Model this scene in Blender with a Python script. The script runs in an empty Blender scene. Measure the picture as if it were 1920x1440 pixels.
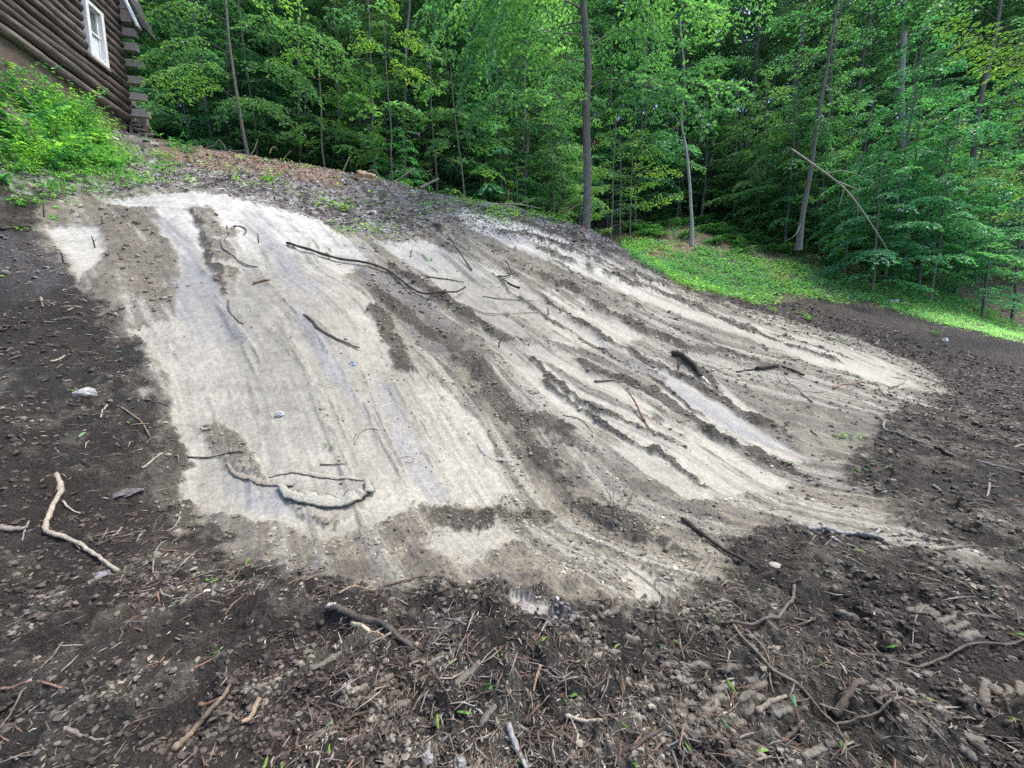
import bpy, math, time
import numpy as np
T0 = time.time()
rng = np.random.default_rng(7)
# ------------------------------------------------------------------ camera, sky, sun, exposure
FPX = 721.0
PITCH = math.atan(90 / FPX)
CAM = np.array([0.0, 0.0, 1.5])
sc = bpy.context.scene
cam = bpy.data.cameras.new("camera"); co = bpy.data.objects.new("camera", cam); sc.collection.objects.link(co)
cam.sensor_width = 36; cam.lens = FPX / 1920 * 36; cam.clip_end = 400; cam.clip_start = 0.05
co.location = CAM; co.rotation_euler = (math.radians(90) - PITCH, 0, 0)
sc.camera = co
SUN_EL, SUN_AZ = math.radians(64), math.radians(78)      # azimuth from +Y, clockwise
world = bpy.data.worlds.new("World"); sc.world = world; world.use_nodes = True
wn = world.node_tree.nodes; wl = world.node_tree.links
bg = wn["Background"]; sky = wn.new("ShaderNodeTexSky"); sky.sky_type = 'NISHITA'; sky.sun_disc = False
sky.sun_elevation = SUN_EL; sky.sun_rotation = SUN_AZ; sky.air_density = 1.0; sky.dust_density = 2.5
wl.new(sky.outputs[0], bg.inputs[0]); bg.inputs[1].default_value = 0.15
sun = bpy.data.lights.new("sun", 'SUN'); sun.energy = 1.5; sun.angle = math.radians(14); sun.color = (1, 0.95, 0.88)
so = bpy.data.objects.new("sun", sun); sc.collection.objects.link(so)
from mathutils import Vector, Matrix
sd = Vector((math.sin(SUN_AZ) * math.cos(SUN_EL), math.cos(SUN_AZ) * math.cos(SUN_EL), math.sin(SUN_EL)))
so.rotation_euler = (-sd).to_track_quat('-Z', 'Y').to_euler()
sc.view_settings.view_transform = 'Standard'; sc.view_settings.look = 'None'; sc.view_settings.gamma = 1
sc.view_settings.use_curve_mapping = False; sc.view_settings.exposure = 1.5
sc.cycles.max_bounces = 5; sc.cycles.diffuse_bounces = 3; sc.cycles.glossy_bounces = 2; sc.cycles.transmission_bounces = 3
sc.cycles.use_adaptive_sampling = True; sc.cycles.adaptive_threshold = 0.012
sc.cycles.use_denoising = False; sc.cycles.denoiser = 'OPENIMAGEDENOISE'; sc.cycles.denoising_input_passes = 'RGB_ALBEDO_NORMAL'
# ------------------------------------------------------------------ helpers
COL = sc.collection
def put(o, parent=None, **kw):
    COL.objects.link(o)
    if parent is not None: o.parent = parent
    for k, v in kw.items():
        if v is not None: o[k] = v
    return o
def mesh(name, V, F, mat, col=None, smooth=False, extra=None):
    V = np.asarray(V, dtype=np.float32); F = np.asarray(F, dtype=np.int32)
    m = bpy.data.meshes.new(name); k = F.shape[1]
    m.vertices.add(len(V)); m.vertices.foreach_set("co", V.ravel())
    m.loops.add(F.size); m.loops.foreach_set("vertex_index", F.ravel())
    m.polygons.add(len(F)); m.polygons.foreach_set("loop_start", np.arange(0, F.size, k, dtype=np.int32))
    try: m.polygons.foreach_set("loop_total", np.full(len(F), k, dtype=np.int32))
    except Exception: pass
    m.update(calc_edges=True)
    m.polygons.foreach_set("use_smooth", np.full(len(F), bool(smooth)))
    if col is not None:
        a = m.color_attributes.new("tint", 'FLOAT_COLOR', 'POINT')
        c = np.ones((len(V), 4), dtype=np.float32); c[:, :3] = col; a.data.foreach_set("color", c.ravel())
    if extra:
        for n, arr in extra.items():
            a = m.attributes.new(n, 'FLOAT', 'POINT'); a.data.foreach_set("value", np.asarray(arr, dtype=np.float32))
    if mat: m.materials.append(mat)
    return m
def obj(name, m, parent=None, **kw): return put(bpy.data.objects.new(name, m), parent, **kw)
def empty(name, loc, rz=0, sc_=1, **kw):
    o = bpy.data.objects.new(name, None); o.location = loc; o.rotation_euler = (0, 0, rz); o.scale = (sc_,) * 3
    o.empty_display_size = 0.2
    return put(o, **kw)
class Bag:
    def __init__(s): s.V = []; s.F = []; s.C = []; s.n = 0
    def add(s, V, F, col=(1, 1, 1)):
        V = np.asarray(V, float); s.V.append(V); s.F.append(np.asarray(F) + s.n); s.n += len(V)
        c = np.asarray(col, float); s.C.append(np.broadcast_to(c, (len(V), 3)) if c.ndim == 1 else c)
    def mesh(s, name, mat, smooth=False): return mesh(name, np.vstack(s.V), np.vstack(s.F), mat, np.vstack(s.C), smooth)
def tube(P, R, sides=6, rough=0.0, seed=0, cap=False, flat=1.0):
    P = np.asarray(P, float); R = np.broadcast_to(np.asarray(R, float), (len(P),)).copy()
    if cap:
        P = np.vstack([P[:1], P, P[-1:]]); R = np.concatenate([[1e-4], R, [1e-4]])
    T = np.gradient(P, axis=0)
    if cap: T[0] = T[1] = P[2] - P[1]; T[-1] = T[-2] = P[-2] - P[-3]
    T /= np.maximum(np.linalg.norm(T, axis=1, keepdims=True), 1e-9)
    up = np.array([0, 0, 1.0]) if abs(T[:, 2]).mean() < 0.8 else np.array([1.0, 0, 0])
    A = np.cross(T, up); A /= np.maximum(np.linalg.norm(A, axis=1, keepdims=True), 1e-9); B = np.cross(A, T)
    th = np.arange(sides) / sides * 2 * np.pi
    r = R[:, None] * (1 + rough * np.random.default_rng(seed).uniform(-1, 1, (len(P), sides)))
    V = P[:, None] + r[..., None] * (np.cos(th)[None, :, None] * A[:, None] + flat * np.sin(th)[None, :, None] * B[:, None])
    n = len(P); i = np.arange(n - 1)[:, None] * sides; j = np.arange(sides)[None]; k = (j + 1) % sides
    F = np.stack([i + j, i + k, i + sides + k, i + sides + j], -1).reshape(-1, 4)
    return V.reshape(-1, 3), F
def box(lo, hi, M=None):
    lo = np.array(lo, float); hi = np.array(hi, float)
    V = np.array([[x, y, z] for x in (0, 1) for y in (0, 1) for z in (0, 1)], float) * (hi - lo) + lo
    F = np.array([[0, 1, 3, 2], [4, 6, 7, 5], [0, 4, 5, 1], [2, 3, 7, 6], [0, 2, 6, 4], [1, 5, 7, 3]])
    if M is not None: V = V @ M[0].T + M[1]
    return V, F
def smooth_path(P, n=4):
    P = np.asarray(P, float)
    if len(P) < 3:
        t = np.linspace(0, 1, 2 * n)[:, None]; return P[0] * (1 - t) + P[-1] * t
    out = []
    Q = np.vstack([2 * P[0] - P[1], P, 2 * P[-1] - P[-2]])
    for i in range(1, len(Q) - 2):
        t = np.linspace(0, 1, n, endpoint=False)[:, None]
        a, b, c, d = Q[i - 1], Q[i], Q[i + 1], Q[i + 2]
        out.append(.5 * (2 * b + (c - a) * t + (2 * a - 5 * b + 4 * c - d) * t ** 2 + (3 * b - a - 3 * c + d) * t ** 3))
    return np.vstack(out + [P[-1:]])
def sstep(a, b, x): t = np.clip((x - a) / (b - a), 0, 1); return t * t * (3 - 2 * t)
# noise
def _h(ix, iy, s):
    h = (ix.astype(np.int64) * 374761393 + iy.astype(np.int64) * 668265263 + s * 1274126177) & 0xFFFFFFFF
    h = ((h ^ (h >> 13)) * 1274126177) & 0xFFFFFFFF
    h = ((h ^ (h >> 16)) * 2246822519) & 0xFFFFFFFF
    return ((h ^ (h >> 15)) & 0xFFFFFF) / float(0xFFFFFF)
def vn(x, y, s=0):
    ix = np.floor(x); iy = np.floor(y); fx = x - ix; fy = y - iy
    fx = fx * fx * fx * (fx * (fx * 6 - 15) + 10); fy = fy * fy * fy * (fy * (fy * 6 - 15) + 10)
    a = _h(ix, iy, s); b = _h(ix + 1, iy, s); c = _h(ix, iy + 1, s); d = _h(ix + 1, iy + 1, s)
    return (a + (b - a) * fx) * (1 - fy) + (c + (d - c) * fx) * fy
def fbm(x, y, wl, s=0, o=4, g=0.5):
    t = 0; a = 1; n = 0; ca, sa = .8, .6
    for k in range(o):
        t = t + a * vn(x / wl + 17.3 * k, y / wl + 9.1 * k, s + k); n += a; a *= g; wl *= 0.5
        x, y = ca * x - sa * y, sa * x + ca * y
    return t / n
def worley(x, y, wl, s=0):
    x = x / wl; y = y / wl; ix = np.floor(x); iy = np.floor(y); d = np.full(x.shape, 9.0); idv = np.zeros(x.shape)
    for a in (-1, 0, 1):
        for b in (-1, 0, 1):
            jx = ix + a; jy = iy + b
            px = jx + _h(jx, jy, s); py = jy + _h(jx, jy, s + 1); r = _h(jx, jy, s + 2)
            q = np.hypot(x - px, y - py) / (.55 + .6 * r); m = q < d; d = np.where(m, q, d); idv = np.where(m, r, idv)
    return d, idv
# ------------------------------------------------------------------ terrain base from surveyed points
def ray(u, v):
    a = (u - 960) / FPX; b = (v - 720) / FPX
    return np.array([a, math.cos(PITCH) - b * math.sin(PITCH), -(b * math.cos(PITCH) + math.sin(PITCH))])
def at(u, v, Y):
    r = ray(u, v); return CAM + r * Y / r[1]
KP = [at(*q) for q in [
    (330, 950, 3.2), (650, 1000, 2.95), (985, 930, 3.5), (1250, 1000, 3.0), (1480, 905, 4.1), (0, 900, 2.8), (0, 560, 5.0), (60, 430, 7.0), (0, 190, 8.8), (90, 225, 10.0), (165, 243, 11.2),
    (540, 564, 5.7), (560, 700, 4.7), (600, 850, 3.75), (1200, 640, 7), (1210, 780, 5), (1000, 540, 7.8), (1480, 690, 7.4), (1500, 620, 10),
    (1600, 640, 11.0), (1730, 720, 8), (1900, 800, 5.9), (1900, 700, 10), (1900, 1000, 2.8), (130, 372, 8), (350, 365, 8.5), (640, 428, 8.7),
    (870, 388, 10.5), (1095, 428, 11), (1250, 520, 11.6), (1400, 560, 12.8), (1920, 635, 15.5), (200, 300, 9.8), (480, 330, 10.2), (700, 388, 10.2),
    (240, 252, 12.2), (330, 268, 12.4), (450, 290, 12.5), (560, 310, 12.6), (680, 333, 12.7), (760, 350, 12.6), (860, 378, 12.4), (960, 392, 12),
    (1160, 462, 11), (1180, 480, 14), (1300, 530, 14), (1300, 440, 20), (1350, 330, 33), (1700, 530, 18), (1850, 560, 19.5), (1920, 600, 17.5),
    (800, 640, 6.0), (250, 620, 5.0), (200, 800, 3.7), (860, 850, 4.1), (1700, 580, 14.5)]]
KP += [np.array(q, float) for q in [
    (-2, .5, 0), (0, 1, 0), (2, 1, 0), (0, -6, 0), (6, -4, 0), (-6, -4, .5), (-2, 2, .05), (0, 2.2, 0), (2, 2.2, 0), (4, 3, 0), (8, 3, 0), (-9, 1, 1.2),
    (-8.6, 16.5, 5.8), (-2.2, 16, 4.3), (1.5, 15, 4.2), (-14, 17, 6.5), (-22, 33, 13), (-5, 33, 12), (35, 30, 9.5), (-30, 60, 30), (0, 60, 31), (30, 60, 34), (60, 50, 26),
    (-25, 10, 9), (-18, 4, 5), (20, 4, 0), (32, 10, 1.0), (34, 20, 3.5), (-40, 0, 9), (-20, -15, 2), (20, -15, 0), (60, 0, 1)]]
KP = np.array(KP)
def _phi(r2): return np.sqrt(r2 + 0.5)
_D = _phi(((KP[:, None, :2] - KP[None, :, :2]) ** 2).sum(-1)); _n = len(KP)
_A = np.zeros((_n + 3, _n + 3)); _A[:_n, :_n] = _D - 0.02 * np.eye(_n)
_A[:_n, _n] = 1; _A[:_n, _n + 1:] = KP[:, :2]; _A[_n:, :_n] = _A[:_n, _n:].T
_W = np.linalg.solve(_A, np.concatenate([KP[:, 2], [0, 0, 0]]))
def base(x, y):
    x = np.asarray(x, float); y = np.asarray(y, float); z = _W[_n] + _W[_n + 1] * x + _W[_n + 2] * y
    for i in range(_n): z = z + _W[i] * _phi((x - KP[i, 0]) ** 2 + (y - KP[i, 1]) ** 2)
    return z
def hit(u, v, far=60):
    """where the line of sight of one spot in the photograph meets the ground"""
    r = ray(u, v); Y = np.exp(np.linspace(math.log(.6), math.log(far), 2200)); t = Y / r[1]
    P = CAM + r * t[:, None]; d = P[:, 2] - base(P[:, 0], P[:, 1]); k = np.where(d < 0)[0]
    if len(k) == 0: return P[-1]
    k = k[0]
    if k == 0: return P[0]
    w = d[k - 1] / (d[k - 1] - d[k]); return P[k - 1] * (1 - w) + P[k] * w
def hits(L): return np.array([hit(*q) for q in L])
# ------------------------------------------------------------------ soil zones (polygons and lines on the ground, metres)
def seg_d(x, y, P, closed):
    d = np.full(x.shape, 1e9); n = len(P); tt = np.zeros(x.shape)
    for i in range(n if closed else n - 1):
        a = P[i]; b = P[(i + 1) % n]; e = b - a; l = max(e @ e, 1e-9)
        t = np.clip(((x - a[0]) * e[0] + (y - a[1]) * e[1]) / l, 0, 1)
        q = (x - a[0] - t * e[0]) ** 2 + (y - a[1] - t * e[1]) ** 2; m = q < d; d = np.where(m, q, d); tt = np.where(m, (i + t) / max(n - 1, 1), tt)
    return np.sqrt(d), tt
def inside(x, y, P):
    c = np.zeros(x.shape, bool); n = len(P)
    for i in range(n):
        a = P[i]; b = P[i - 1]
        if a[1] == b[1]: continue
        c ^= ((a[1] > y) != (b[1] > y)) & (x < (b[0] - a[0]) * (y - a[1]) / (b[1] - a[1]) + a[0])
    return c
JIT = [None, None]
class Zone:
    def __init__(s, px, soft, warp=0.0, closed=True): s.P = hits(px)[:, :2]; s.soft = soft * (.62 if closed else 1); s.warp = warp; s.c = closed
    def __call__(s, x, y, wx, wy):
        out = np.zeros(x.shape); m = 3 * s.soft + 2 * s.warp + .3; lo = s.P.min(0) - m; hi = s.P.max(0) + m
        k = (x > lo[0]) & (x < hi[0]) & (y > lo[1]) & (y < hi[1])
        if not k.any(): return out
        j0 = JIT[0][k] if JIT[0] is not None and JIT[0].shape == x.shape else 0; X = x[k] + s.warp * wx[k] + j0; Y = y[k] + s.warp * wy[k] - j0
        d, t = seg_d(X, Y, s.P, s.c)
        if s.c: d = np.where(inside(X, Y, s.P), -d, d); out[k] = 1 - sstep(-s.soft, s.soft, d)
        else: out[k] = np.exp(-(d / s.soft) ** 2) * sstep(0, .12, t) * sstep(1, .88, t)
        return out
Z_SAND = Zone([(60, 372), (270, 350), (640, 405), (850, 385), (1090, 425), (1250, 528), (1430, 585), (1600, 630), (1740, 690), (1780, 740), (1640, 790), (1600, 890),
               (1760, 1010), (1900, 1060), (1800, 1075), (1560, 990), (1420, 1010), (1330, 1110), (1250, 1150), (1080, 1130), (800, 1100), (560, 1100), (430, 1040), (340, 990), (305, 760), (235, 610), (150, 530), (70, 450)], .14, .35)
Z_DEBRIS = Zone([(0, 380), (60, 360), (270, 352), (430, 366), (560, 396), (660, 440), (760, 440), (850, 410), (900, 440), (1000, 470), (1090, 480), (1180, 500), (1150, 440), (1085, 405), (860, 372), (680, 330), (560, 306), (300, 255), (0, 240)], .15, .3)
Z_RED = Zone([(300, 262), (560, 306), (690, 330), (640, 352), (520, 330), (380, 318), (300, 290)], .3, .4)
PALE = [Zone(p, s, w) for p, s, w in [
    ([(200, 372), (290, 364), (430, 368), (600, 412), (650, 445), (700, 480), (640, 520), (690, 560), (740, 660), (800, 700), (850, 745), (900, 790), (980, 925), (940, 950), (790, 948), (700, 990), (590, 1010), (470, 965), (335, 935), (322, 700), (245, 622), (330, 590), (335, 480), (300, 425), (240, 395)], .05, .10),
    ([(85, 425), (185, 415), (195, 480), (150, 530), (125, 480)], .12, .12),
    ([(705, 455), (790, 450), (900, 490), (1010, 545), (1180, 640), (1110, 655), (930, 625), (860, 565), (770, 500)], .06, .15),
    ([(970, 648), (1035, 642), (1130, 700), (1242, 775), (1190, 790), (1090, 745)], .03, .05),
    ([(885, 600), (975, 655), (1140, 778), (1300, 800), (1485, 905), (1450, 925), (1300, 940), (1200, 880), (1040, 760), (930, 660)], .06, .10),
    ([(985, 545), (1070, 540), (1215, 635), (1180, 645), (1080, 600)], .04, .06),
    ([(860, 395), (960, 415), (1120, 482), (1290, 560), (1500, 630), (1640, 668), (1735, 715), (1700, 732), (1600, 705), (1420, 640), (1200, 560), (1000, 480), (880, 430)], .10, .22),
    ([(1250, 705), (1400, 790), (1515, 858), (1480, 872), (1360, 825), (1230, 745)], .05, .08),
    ([(1060, 600), (1200, 660), (1350, 720), (1440, 790), (1380, 790), (1240, 700)], .1, .15),
    ([(1165, 1055), (1210, 1065), (1255, 1140), (1190, 1125)], .05, .06),
    ([(950, 1120), (1030, 1130), (1060, 1180), (990, 1170)], .05, .06),
    ([(830, 970), (960, 985), (975, 1010), (880, 1060), (800, 1020)], .1, .1),
    ([(1000, 470), (1100, 500), (1400, 600), (1500, 640), (1420, 625), (1200, 560)], .1, .2)]]
LAV = [Zone(p, s, w) for p, s, w in [
    ([(280, 400), (340, 420), (460, 640), (400, 655), (330, 580)], .12, .2), ([(540, 560), (590, 590), (700, 780), (610, 700)], .10, .15),
    ([(700, 700), (735, 720), (860, 945), (800, 935), (740, 830)], .05, .06), ([(0, 430), (60, 440), (130, 520), (60, 560), (0, 540)], .2, .3),
    ([(640, 480), (760, 520), (880, 640), (980, 780), (1180, 870), (1290, 935), (1120, 850), (920, 700), (780, 640)], .12, .2),
    ([(460, 390), (500, 400), (600, 560), (540, 540)], .2, .2), ([(1100, 620), (1290, 700), (1500, 850), (1400, 820), (1200, 700)], .1, .15),
    ([(960, 1110), (1100, 1170), (1040, 1190)], .06, .1), ([(420, 900), (520, 900), (600, 990), (500, 960)], .08, .1),
    ([(780, 1140), (860, 1150), (870, 1200), (800, 1190)], .05, .08), ([(520, 1070), (600, 1060), (590, 1090)], .05, .08), ([(840, 400), (980, 450), (940, 470), (860, 440)], .2, .2)]]
ROUGHPATCH = [Zone(p, s, w) for p, s, w in [
    ([(60, 385), (150, 372), (290, 390), (330, 470), (320, 560), (250, 600), (190, 560), (190, 430), (80, 410)], .08, .18),
    ([(365, 795), (420, 800), (480, 860), (500, 900), (440, 890), (400, 850)], .04, .08), ([(385, 430), (450, 430), (440, 490), (400, 480)], .05, .1),
    ([(390, 500), (450, 500), (445, 545), (400, 540)], .05, .1), ([(540, 940), (640, 955), (690, 935), (680, 965), (600, 985), (550, 965)], .03, .05),
    ([(350, 380), (400, 385), (430, 440), (395, 440)], .08, .1)]]
RIDGES = [  # line, half width px, height m, at which px row width is measured
    ([(690, 560), (735, 640), (775, 705)], .13, .05), ([(640, 500), (757, 590), (857, 650), (940, 743), (1000, 830), (1090, 950), (1180, 1010), (1240, 1050)], .13, .10),
    ([(700, 490), (790, 540), (857, 575), (973, 652)], .11, .09), ([(973, 653), (1073, 743), (1140, 777), (1230, 815), (1310, 850)], .05, .04),
    ([(1033, 650), (1140, 705), (1223, 742), (1280, 782), (1380, 843), (1480, 887), (1560, 915)], .10, .09),
    ([(960, 520), (1040, 572), (1117, 618), (1207, 675), (1280, 705), (1347, 753), (1430, 800), (1525, 840)], .11, .09),
    ([(985, 500), (1065, 538), (1157, 595), (1280, 653), (1380, 665), (1480, 705)], .12, .08), ([(973, 453), (1107, 503), (1280, 565), (1413, 620), (1513, 660), (1613, 690)], .12, .07),
    ([(905, 430), (1000, 445), (1170, 510), (1300, 555), (1450, 610)], .10, .07), ([(930, 410), (1080, 450), (1200, 500), (1320, 545)], .10, .08),
    ([(340, 375), (380, 430), (400, 500), (430, 560)], .07, .02), ([(700, 410), (780, 425), (840, 435)], .10, .07), ([(950, 780), (1050, 800), (1110, 840), (1040, 830)], .12, .07),
    ([(1120, 960), (1230, 1020), (1330, 1075)], .05, .05), ([(800, 960), (900, 975), (960, 960), (1060, 990)], .12, .015), ([(325, 790), (330, 860), (325, 930), (380, 990), (450, 1030)], .07, .04),
    ([(790, 560), (850, 570), (880, 590)], .08, .05), ([(1270, 670), (1310, 700), (1350, 740)], .12, .12)]
RIDGES += [(p, .045, .022) for p in ([(900, 500), (1000, 575), (1120, 650), (1230, 720), (1330, 790)], [(1000, 470), (1130, 540), (1260, 610), (1400, 672), (1520, 720)], [(1060, 460), (1200, 525), (1350, 590), (1500, 640), (1650, 690)],
    [(1000, 700), (1120, 790), (1240, 860), (1350, 925)], [(1120, 460), (1260, 530), (1400, 585), (1540, 625)], [(820, 620), (900, 720), (980, 820), (1090, 905)])]
RZ = [(Zone(p, w * 1.05, .18, False), h * 1.05) for p, w, h in RIDGES]
def z3(L): return [(1100 + a / 2.3415, 880 + b / 2.3415) for a, b in L]
BARS = [z3(p) for p in [
    [(1405, 622), (1500, 608)], [(1490, 660), (1555, 635)], [(1530, 692), (1635, 663)], [(1570, 716), (1672, 690)], [(1640, 748), (1722, 720)], [(1440, 640), (1520, 622)],
    [(1667, 940), (1676, 1060)], [(1745, 880), (1756, 1066)], [(1850, 920), (1866, 1090)], [(1790, 930), (1832, 1012)], [(1905, 930), (1925, 1060)],
    [(475, 455), (515, 400)], [(500, 475), (546, 408)], [(445, 500), (470, 470)], [(290, 330), (330, 300)], [(250, 300), (290, 272)], [(340, 365), (385, 340)],
    [(60, 650), (150, 620)], [(160, 735), (235, 730)], [(90, 800), (150, 790)], [(320, 880), (400, 870)], [(400, 880), (540, 872)], [(590, 900), (680, 895)],
    [(230, 990), (270, 965)], [(400, 985), (480, 965)], [(360, 960), (470, 930)], [(560, 975), (660, 950)], [(660, 1040), (780, 960)], [(520, 1050), (620, 1010)],
    [(400, 1060), (480, 1045)], [(500, 1100), (590, 1080)], [(700, 1110), (770, 1010)], [(620, 1180), (700, 1120)], [(380, 1130), (480, 1120)], [(820, 1120), (900, 1090)],
    [(940, 1270), (1060, 1220)], [(760, 1170), (850, 1165)], [(460, 1230), (520, 1200)], [(280, 1090), (360, 1075)], [(1100, 600), (1200, 640)], [(700, 960), (760, 940)],
    [(1650, 1190), (1740, 1230)], [(1640, 1250), (1700, 1290)], [(1240, 1010), (1330, 990)], [(1270, 1060), (1360, 1040)], [(1300, 960), (1400, 985)]]]
BARS += [[(727, 1350), (770, 1317)], [(853, 1310), (903, 1263)], [(577, 1267), (643, 1233)], [(750, 1375), (790, 1352)], [(700, 1300), (740, 1270)], [(640, 1330), (690, 1290)],
         [(800, 1262), (835, 1240)], [(900, 1360), (930, 1325)], [(580, 1420), (610, 1400)],
         [(1680, 810), (1700, 822)], [(1700, 826), (1722, 838)], [(1725, 840), (1748, 850)], [(1640, 700), (1700, 712)], [(1720, 700), (1790, 716)], [(1760, 680), (1820, 690)]]
BZ = [Zone(smooth_path(np.array(p, float), 3)[:, :2], .017, .03, False) for p in BARS]
_sl = [([(330, 960), (325, 780), (250, 610), (180, 470), (130, 400)], 0), ([(850, 950), (740, 780), (640, 600), (520, 470), (430, 390)], 2.3), ([(985, 930), (900, 790), (790, 650), (680, 530), (560, 430)], 3.2),
       ([(1100, 960), (940, 743), (857, 650), (757, 590), (640, 500)], 3.8), ([(1310, 850), (1140, 777), (973, 653), (857, 570), (720, 470)], 4.6), ([(1560, 912), (1380, 843), (1223, 740), (1033, 650), (900, 560), (780, 450)], 5.5),
       ([(1525, 840), (1347, 753), (1207, 675), (1000, 560), (870, 470)], 6.3), ([(1480, 705), (1280, 650), (1057, 535), (900, 450)], 7.3), ([(1613, 690), (1413, 620), (1107, 503), (930, 420)], 8.4), ([(1730, 715), (1450, 600), (1200, 500), (1090, 430)], 9.6)]
_sp = []; _sv = []
for L, s_ in _sl:
    for q in hits(L): _sp.append(q[:2]); _sv.append(s_)
_sp = np.array(_sp); _ns = len(_sp)
_S = np.zeros((_ns + 3, _ns + 3)); _S[:_ns, :_ns] = np.sqrt(((_sp[:, None] - _sp[None]) ** 2).sum(-1) + .3) - .15 * np.eye(_ns); _S[:_ns, _ns] = 1; _S[:_ns, _ns + 1:] = _sp; _S[_ns:, :_ns] = _S[:_ns, _ns:].T
_sw = np.linalg.solve(_S, np.concatenate([_sv, [0, 0, 0]]))
def sfield(x, y):
    z = _sw[_ns] + _sw[_ns + 1] * x + _sw[_ns + 2] * y
    for i in range(_ns): z = z + _sw[i] * np.sqrt((x - _sp[i, 0]) ** 2 + (y - _sp[i, 1]) ** 2 + .3)
    return z
GRASSLINE = Zone([(1100, 432), (1160, 462), (1250, 525), (1400, 562), (1500, 562), (1640, 575), (1760, 605), (1920, 642), (1925, 560), (1700, 500), (1500, 430), (1300, 400), (1150, 420)], .12, .4)
def lerp(a, b, t): return a + (np.asarray(b) - a) * t[..., None]
def soil(x, y):
    z0 = base(x, y); wx = 2 * fbm(x, y, .45, 1, 6, .68) - 1; wy = 2 * fbm(x, y, .45, 21, 6, .68) - 1
    wxs = 2 * fbm(x, y, .45, 1, 2, .5) - 1; wys = 2 * fbm(x, y, .45, 21, 2, .5) - 1; s = sfield(x, y); far = sstep(9, 15, np.hypot(x, y))
    streak = fbm(s * 6, z0 * .9 + .25 * s, .8, 40, 4, .6); streak2 = fbm(s * 18, z0 * 1.3, 1.0, 50, 3, .6)
    n1 = fbm(x, y, 1.6, 60, 5, .55); n2 = fbm(x, y, .22, 70, 4, .6); n3 = fbm(x, y, .05, 80, 3, .7); n4 = fbm(x, y, .024, 85, 2, .6)
    JIT[0] = (.07 * (n3 - .5) + .06 * (n4 - .5)) * (1 + .15 * np.hypot(x, y))
    c = np.zeros(x.shape + (3,)) + np.array([.040, .034, .029])
    c = lerp(c, (.072, .060, .050), sstep(.45, .75, n2) * .6)
    c = lerp(c, (.055, .037, .033), sstep(.5, .65, fbm(x, y, .9, 90, 3)) * .4)
    c = lerp(c, (.16, .145, .115), sstep(.50, .66, fbm(x, y, .13, 97, 4, .65)) * sstep(.36, .56, fbm(x, y, .9, 98, 3)) * .7)
    sandy_spill = sstep(.50, .62, fbm(x, y, .6, 95, 6, .72)) * (.35 + .65 * sstep(.42, .6, n2)) * sstep(-5.5, -1, x) * sstep(14, 9, y) * (.35 + .4 * sstep(1.2, 2.6, y))
    c = lerp(c, (.17, .152, .115), sandy_spill * .75)
    rough = np.ones(x.shape); rough *= 1 - .3 * sandy_spill
    dist_r = sstep(6.5, 9, x) * sstep(5, 7, y); c = c * (1 - .8 * dist_r[..., None]) + (np.array([.052, .038, .034]) * (.35 + 1.4 * fbm(x, y, .3, 99, 4, .65))[..., None]) * .8 * dist_r[..., None]
    S = Z_SAND(x, y, wx, wy)
    sand = np.zeros(c.shape) + np.array([.185, .165, .125]); sand = lerp(sand, (.095, .082, .066), sstep(.42, .68, n2) * .85)
    sand = lerp(sand, (.30, .285, .235), sstep(.48, .68, streak) * .85); sand = lerp(sand, (.085, .078, .074), sstep(.52, .3, streak2) * .55)
    c = lerp(c, (0, 0, 0), S * 0) * (1 - S[..., None]) + sand * S[..., None]; rough = rough * (1 - S) + .42 * S
    D = Z_DEBRIS(x, y, wx, wy)
    deb = np.zeros(c.shape) + np.array([.185, .17, .155]); deb = lerp(deb, (.07, .06, .055), sstep(.45, .62, fbm(x, y, .25, 100, 5, .65)))
    deb = lerp(deb, (.45, .43, .42), sstep(.60, .7, fbm(x, y, .12, 110, 3, .7)) * .8)
    c = c * (1 - D[..., None]) + deb * D[..., None]; rough = rough * (1 - D) + .6 * D
    R = Z_RED(x, y, wx, wy); c = lerp(c, (.24, .15, .10), R * .75 * sstep(.3, .5, n2 + .1))
    Pm = np.zeros(x.shape); L = np.zeros(x.shape)
    for zz in PALE: Pm = np.maximum(Pm, zz(x, y, wx, wy))
    eat = sstep(.64, .72, fbm(s * 2.2, z0 * .8, .6, 120, 5, .62)) * .8; Pm = Pm * (1 - eat * sstep(2.9, 3.6, s)) * (1 - .45 * eat); Pm = Pm * (1 - .75 * sstep(.62, .72, streak) * sstep(.45, .6, n1) )
    pale = np.zeros(c.shape) + np.array([.305, .286, .236]); pale = lerp(pale, (.42, .408, .37), sstep(1.9, 4.0, z0))
    pale = pale * (1 - (.10 + .24 * sstep(3, 4, s)) * sstep(.5, .78, streak) - .08 * sstep(.55, .8, streak2) - .25 * sstep(.5, .75, n1) + .10 * sstep(.5, .2, n2) - .10 * sstep(.55, .75, fbm(s * .5, z0 * 5, .5, 55, 4)))[..., None]
    for zz in LAV: L = np.maximum(L, zz(x, y, wx, wy))
    L *= .45 + .55 * sstep(.35, .6, streak)
    pale = lerp(pale, (.205, .203, .203), L * .9); c = lerp(c, (.135, .128, .13), L * .7)
    spk = sstep(.73, .78, n3) * sstep(.5, .65, n2); pale = lerp(pale, (.15, .13, .11), spk * .8)
    c = c * (1 - Pm[..., None]) + pale * Pm[..., None]; rough = rough * (1 - Pm) + .03 * Pm
    z = z0 - .012 * Pm
    rp = np.zeros(x.shape)
    for zz in ROUGHPATCH: rp = np.maximum(rp, zz(x, y, wx, wy))
    rp = rp * np.clip(.45 + .9 * sstep(.35, .62, fbm(x * .6, y * 2.2, .5, 76, 4, .6)) - .5 * sstep(.5, .7, streak), 0, 1)
    c = lerp(c, (.16, .138, .105), rp * .85); rough = np.maximum(rough, rp * .55); z = z + rp * .03
    rg = np.zeros(x.shape); rh = np.zeros(x.shape)
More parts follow.
